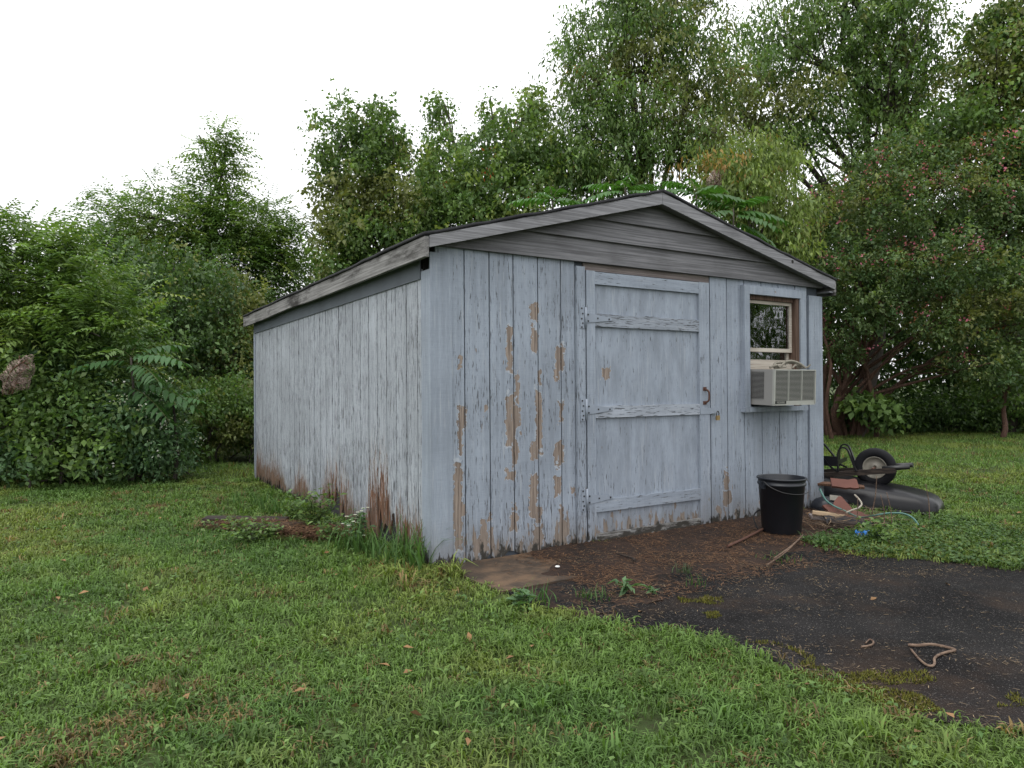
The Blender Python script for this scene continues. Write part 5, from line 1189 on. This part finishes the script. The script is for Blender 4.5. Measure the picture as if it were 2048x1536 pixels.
def f_asph(r, n):
    x = 0.3 + 5.0 * r.random(n); y = 2.2 + 3.4 * r.random(n); k = in_poly(x, y, ASPH)
    p = 0.04 + 0.9 * sstep(0.55, 0.85, 0.6 * vnoise(x * 0.6, y * 1.8, 1.6, 16) + 0.4 * vnoise(x, y * 2, 6, 36))
    dm = np.full(n, 9.0)
    for (ax_, ay_), (bx2, by2) in zip(asph[:9], asph[1:9]):
        u = np.clip(((x - ax_) * (bx2 - ax_) + (y - ay_) * (by2 - ay_)) / ((bx2 - ax_) ** 2 + (by2 - ay_) ** 2), 0, 1); dm = np.minimum(dm, np.hypot(x - ax_ - u * (bx2 - ax_), y - ay_ - u * (by2 - ay_)))
    p = p + 1.0 * np.exp(-dm / 0.14) * vnoise(x, y, 6, 26) * 1.6
    k &= r.random(n) < p; return x[k], y[k]
scatter_needles('grass_clippings', 'pale dry grass clippings strewn over the asphalt', f_asph, 34000, 323, 0.032, 0.0014, zfn=surf_z, cols=((0.06, 0.042, 0.028), (0.28, 0.21, 0.13)))
def f_tim(r, n):
    a, b = GP(425, 1052), GP(700, 1085); u = r.random(n); x = a[0] + (b[0] - a[0]) * u + r.normal(size=n) * 0.10; y = a[1] + (b[1] - a[1]) * u + r.normal(size=n) * 0.09 + 0.06; k = ~in_poly(x, y, SHED_POLY); return x[k], y[k]
scatter_needles('needle_heap', 'heap of rusty pine needles over the rotten timbers by the side wall', f_tim, 7500, 325, 0.11, 0.0024, zfn=lambda X, Y: gz(X, Y) + 0.02 + 0.065 * np.random.default_rng(5).random(len(X)))
def f_junk(r, n):
    a, b = GP(1625, 1075), GP(1790, 1052); u = r.random(n); x = a[0] + (b[0] - a[0]) * u + r.normal(size=n) * 0.10; y = a[1] + (b[1] - a[1]) * u + r.normal(size=n) * 0.16 + 0.15; k = ~in_poly(x, y, SHED_POLY); return x[k], y[k]
scatter_needles('twig_litter', 'tangle of dry twigs and straw around the junk pile', f_junk, 260, 327, 0.24, 0.0032, zfn=lambda X, Y: gz(X, Y) + 0.02 + 0.10 * np.random.default_rng(6).random(len(X)), cols=((0.04, 0.026, 0.018), (0.26, 0.18, 0.11)))
r = np.random.default_rng(329); n = 150; X = -5.0 + 10.0 * r.random(n); Y = 2.4 + 5.5 * r.random(n); k = ~in_poly(X, Y, SHED_POLY) & ((Y < 4.2) | (X < -0.6) | (X > 2.5)); X, Y = X[k], Y[k]; n = len(X); az = r.random(n) * 6.283
V, F, C = leaves(np.stack([X, Y, surf_z(X, Y) + np.where(in_poly(X, Y, ASPH), 0.008, 0.045)], -1), unit(np.stack([np.cos(az), np.sin(az), r.normal(size=n) * 0.2], -1)), np.array([0, 0, 1.0]) + r.normal(size=(n, 3)) * 0.3, 0.035 + 0.035 * r.random(n), 0.018 + 0.018 * r.random(n), np.array([0.20, 0.115, 0.055]) * (0.4 + 0.9 * r.random((n, 1))))
o = npobj('fallen_leaves', V, F, M['litter'], None, C); tag(o, 'scattered brown fallen leaves on the lawn and drive', 'leaves', kind='stuff')
MOSS = [[(1360, 1205), (1430, 1192), (1456, 1200), (1420, 1212), (1370, 1212)], [(1390, 1228), (1432, 1222), (1440, 1234), (1400, 1240)], [(1330, 1255), (1350, 1262), (1395, 1280), (1410, 1300), (1380, 1296), (1345, 1275)],
        [(1480, 1282), (1530, 1280), (1590, 1310), (1660, 1330), (1665, 1345), (1610, 1330), (1570, 1310), (1520, 1290)], [(1570, 1345), (1620, 1340), (1700, 1360), (1760, 1390), (1700, 1390), (1620, 1370)], [(1690, 1350), (1850, 1345), (1860, 1365), (1760, 1380), (1840, 1400), (1760, 1410), (1700, 1380)],
        [(1720, 1410), (1780, 1395), (1860, 1405), (1870, 1425), (1800, 1430)], [(1990, 1395), (2048, 1390), (2060, 1415), (2000, 1420)]]
r = np.random.default_rng(331); mv, mf, mc, off = [], [], [], 0
for pl in MOSS:
    poly = [tuple(GP(*p)) for p in pl]; Q = np.array(poly); lo, hi = Q.min(0), Q.max(0); A = (hi - lo).prod(); n = int(A * 42000)
    X = lo[0] + (hi[0] - lo[0]) * r.random(n); Y = lo[1] + (hi[1] - lo[1]) * r.random(n)
    jx = X + (vnoise(X, Y, 9, 17) - .5) * 0.12; jy = Y + (vnoise(X, Y, 9, 18) - .5) * 0.12; k = in_poly(jx, jy, poly) & (r.random(n) < 1.5 * vnoise(X, Y, 14, 19)); X, Y = X[k], Y[k]; n = len(X)
    c = np.array([0.072, 0.082, 0.018]) * (0.5 + r.random((n, 1))) + np.array([0.035, 0.012, 0]) * r.random((n, 1))
    V, F, C = blades(X, Y, np.full(n, 0.004), r.random(n) * 6.283, 0.3 + 0.7 * r.random(n), 0.008 + 0.012 * r.random(n), np.full(n, 0.006), c, r, 1)
    mv.append(V); mf.append(F + off); mc.append(C); off += len(V)
o = npobj('moss', np.concatenate(mv), np.concatenate(mf), M['moss'], None, np.concatenate(mc)); tag(o, 'yellow-green moss growing along cracks in the asphalt edge', 'moss', kind='stuff')

# ------------------------------------------------------------------ single weeds and grass clumps
def clump(label, px, py, n, h, w, seed, col=(0.055, 0.12, 0.030), spread=0.06, lean=(0.2, 1.0), z=0.0, cat='grass clump', name='grass_clump', loc=None):
    r = np.random.default_rng(seed); q = GP(px, py, z) if loc is None else loc; X = r.normal(size=n) * spread; Y = r.normal(size=n) * spread
    c = np.array(col) * (0.65 + 0.7 * r.random((n, 1))); hh = h * (0.45 + 0.6 * r.random(n)); V, F, C = [], [], []
    az = r.random(n) * 6.283; ln = lean[0] + (lean[1] - lean[0]) * r.random(n); m = 5; dh = np.stack([np.cos(az), np.sin(az), 0 * az], -1); sd = np.stack([-np.sin(az), np.cos(az), 0 * az], -1); B = np.stack([X, Y, 0 * X], -1)
    L = []
    for k in range(m):
        u = k / (m - 1); c_ = B + dh * (hh * ln * 0.9 * u ** 1.7)[:, None] + np.array([0, 0, 1.0]) * (hh * (u - 0.62 * ln * u ** 2.6))[:, None]; wk = w * (1 - u ** 1.6) * (0.7 + 0.6 * (k == 1)) + 0.0004
        L += [c_ - sd * wk / 2, c_ + sd * wk / 2]
    V = np.stack(L, 1).reshape(-1, 3); k0 = (np.arange(n) * m * 2)[:, None]; F = np.concatenate([k0 + np.array([[2 * k, 2 * k + 1, 2 * k + 3, 2 * k + 2]]) for k in range(m - 1)])
    o = npobj(name, V, F, M['grass'], None, np.repeat(c, m * 2, 0)); o.location = (q[0], q[1], z + float(gz(q[0], q[1]))); return tag(o, label, cat)
clump('tall grass clump arching beside the near shed corner', 832, 1136, 60, 0.50, 0.013, 401, (0.075, 0.145, 0.042), 0.07)
clump('long grass clump leaning on the rotten side wall', 782, 1122, 60, 0.44, 0.012, 402, (0.075, 0.145, 0.042), 0.08)
clump('long grass clump at the foot of the peeling side wall', 738, 1106, 56, 0.36, 0.012, 403, (0.075, 0.145, 0.042), 0.08)
clump('grass clump growing beside the near end of the timbers', 690, 1100, 50, 0.30, 0.012, 404, (0.075, 0.145, 0.042), 0.08)
clump('grass clump at the far end of the side wall', 560, 1020, 60, 0.36, 0.012, 405, (0.075, 0.145, 0.042), spread=0.12)
clump('wispy grass clump at the back corner of the side wall', 515, 1000, 50, 0.32, 0.010, 406, spread=0.12)
clump('grass tuft growing on the needles before the shed door', 1372, 1147, 26, 0.14, 0.006, 407, (0.06, 0.085, 0.045), 0.03, (0.5, 1.1), 0.03)
clump('small grass tuft on the needles near the drive', 1395, 1172, 18, 0.11, 0.006, 408, (0.06, 0.11, 0.04), 0.03, (0.2, 0.8), 0.03)
clump('grass tuft at the outer edge of the concrete pad', 1185, 1198, 40, 0.11, 0.007, 409, (0.055, 0.10, 0.035), 0.06, (0.4, 1.1), 0.02)
clump('grass tuft growing by the corner of the concrete pad', 1075, 1205, 36, 0.15, 0.007, 410, (0.055, 0.12, 0.035), 0.05, (0.3, 1.0), 0.02)
clump('grass clump in front of the junk pile beside the bucket', 1640, 1088, 70, 0.16, 0.008, 411, (0.06, 0.12, 0.035), 0.06, (0.3, 1.0))
clump('grass clump in front of the rotten timber block', 1700, 1092, 80, 0.15, 0.009, 416, (0.06, 0.12, 0.035), 0.05, (0.3, 1.0))
clump('sparse grass tuft before the sticks by the bucket', 1560, 1125, 34, 0.12, 0.006, 413, (0.06, 0.11, 0.035), 0.07, (0.4, 1.0))
clump('dry yellowed grass clump near the shed corner', 760, 1140, 40, 0.12, 0.006, 414, (0.22, 0.13, 0.05), 0.07, (0.5, 1.1))
clump('dry straw tuft hanging out of the grass by the corner', 815, 1150, 34, 0.14, 0.006, 415, (0.20, 0.13, 0.055), 0.05, (0.4, 1.1))
def weed(label, px, py, n, h, rad, ln, wd, seed, pal='mid', flowers=0, z=0.0, name='weed'):
    r = np.random.default_rng(seed); q = GP(px, py, z); t = empty(name, (q[0], q[1], z + float(gz(*q)))); tag(t, label, 'weed'); ns = max(3, n // 30)
    bm = newbm(); tips = []
    for k in range(ns):
        a = r.random() * 6.28; e = np.array([math.cos(a) * rad * r.random(), math.sin(a) * rad * r.random(), h * (0.6 + 0.4 * r.random())]); p = smoothpath([(0, 0, 0), e * np.array([0.35, 0.35, 0.6]), e], 4); tips.append(p); tube(bm, p, [0.005 - 0.0003 * i for i in range(len(p))], 5)
    obj('stem', bm, plain('weed_stem', (0.06, 0.09, 0.03)), t)
    P = np.array([tips[r.integers(ns)][r.integers(2, 9)] for _ in range(n)]) + r.normal(size=(n, 3)) * rad * 0.16; P[:, 2] = np.maximum(P[:, 2], 0.01); az = r.random(n) * 6.283
    d = unit(np.stack([np.cos(az), np.sin(az), r.normal(size=n) * 0.3], -1)); V, F, C = leaves(P, d, np.array([0, 0, 1.0]) + r.normal(size=(n, 3)) * .3, ln * (0.6 + 0.6 * r.random(n)), wd * (0.7 + 0.5 * r.random(n)), tint(n, pal, r))
    npobj('foliage', V, F, M['leaf'], t, C)
    if flowers:
        Q = np.array([tips[k % ns][-1] for k in range(flowers)]) + r.normal(size=(flowers, 3)) * rad * 0.25; Q = np.repeat(Q, 6, 0); m = len(Q); a = np.tile(np.arange(6) * 1.047, flowers); d = unit(np.stack([np.cos(a), np.sin(a), 0.25 + 0 * a], -1))
        V, F, C = leaves(Q, d, np.tile([0, 0, 1.0], (m, 1)), np.full(m, 0.020), np.full(m, 0.011), np.tile([[0.7, 0.7, 0.66]], (m, 1))); npobj('blossom', V, F, M['leaf'], t, C)
weed('leafy weed with small white flowers against the side wall', 712, 1098, 170, 0.26, 0.16, 0.055, 0.026, 421, 'blue', 16)
weed('bushy weed growing at the middle of the side wall', 628, 1062, 320, 0.36, 0.30, 0.060, 0.032, 422, 'mid')
weed('low leafy weed in front of the rotten timbers', 500, 1085, 200, 0.16, 0.24, 0.050, 0.028, 423, 'mid')
weed('low leafy weed over the outer timber', 585, 1040, 160, 0.22, 0.22, 0.050, 0.026, 424, 'mid')
weed('leafy weed creeping over the outer end of the timbers', 455, 1066, 150, 0.14, 0.22, 0.045, 0.026, 431, 'mid')
weed('leafy weed between the two rotten timbers', 545, 1078, 150, 0.15, 0.22, 0.045, 0.026, 432, 'mid')
weed('spreading weed at the wall end of the timbers', 665, 1090, 160, 0.20, 0.20, 0.05, 0.026, 433, 'mid')
weed('broad-leaved weed at the edge of the concrete pad', 1045, 1215, 36, 0.10, 0.11, 0.075, 0.036, 425, 'blue')
weed('flat grey-green weed rosette on the needles', 1258, 1180, 26, 0.04, 0.11, 0.075, 0.028, 426, 'blue', z=0.03)
weed('tiny weed seedling on the needles beside the rosette', 1305, 1186, 14, 0.04, 0.04, 0.05, 0.022, 427, 'blue', z=0.03)
weed('leafy weed between the junk and the drive edge', 1760, 1085, 150, 0.16, 0.22, 0.060, 0.035, 428, 'mid')
# dry stalks standing in the junk
for i, (px, py, qx, qy, d, lab) in enumerate(((1744, 1018, 1754, 952, 6.35, 'dead weed stalk standing before the upturned barrow wheel'), (1770, 1040, 1762, 990, 6.15, 'thin dead stalk before the black barrow tray'), (1785, 1045, 1774, 985, 6.1, 'crooked dead stalk before the middle of the tray'),
                                             (1710, 1065, 1716, 995, 6.0, 'dead stalk leaning across the junk pile'), (1860, 1040, 1852, 968, 6.3, 'dead seed-head stalk beyond the nose of the barrow'))):
    a, b = PX(px, py, d), PX(qx, qy, d); a[2] = max(0.0, a[2] - 0.05); bm = newbm(); P = smoothpath([a, (a + b) / 2 + np.array([0.012, 0, 0]), b], 4); tube(bm, P, [0.005 - 0.0003 * k for k in range(len(P))], 6); tag(obj('dead_stalk', bm, M['stick']), lab, 'stalk')
for o in bpy.data.objects:
    if o.type == 'MESH' and o.name.startswith('lawn_weeds'): o.name = 'lawn_weeds'
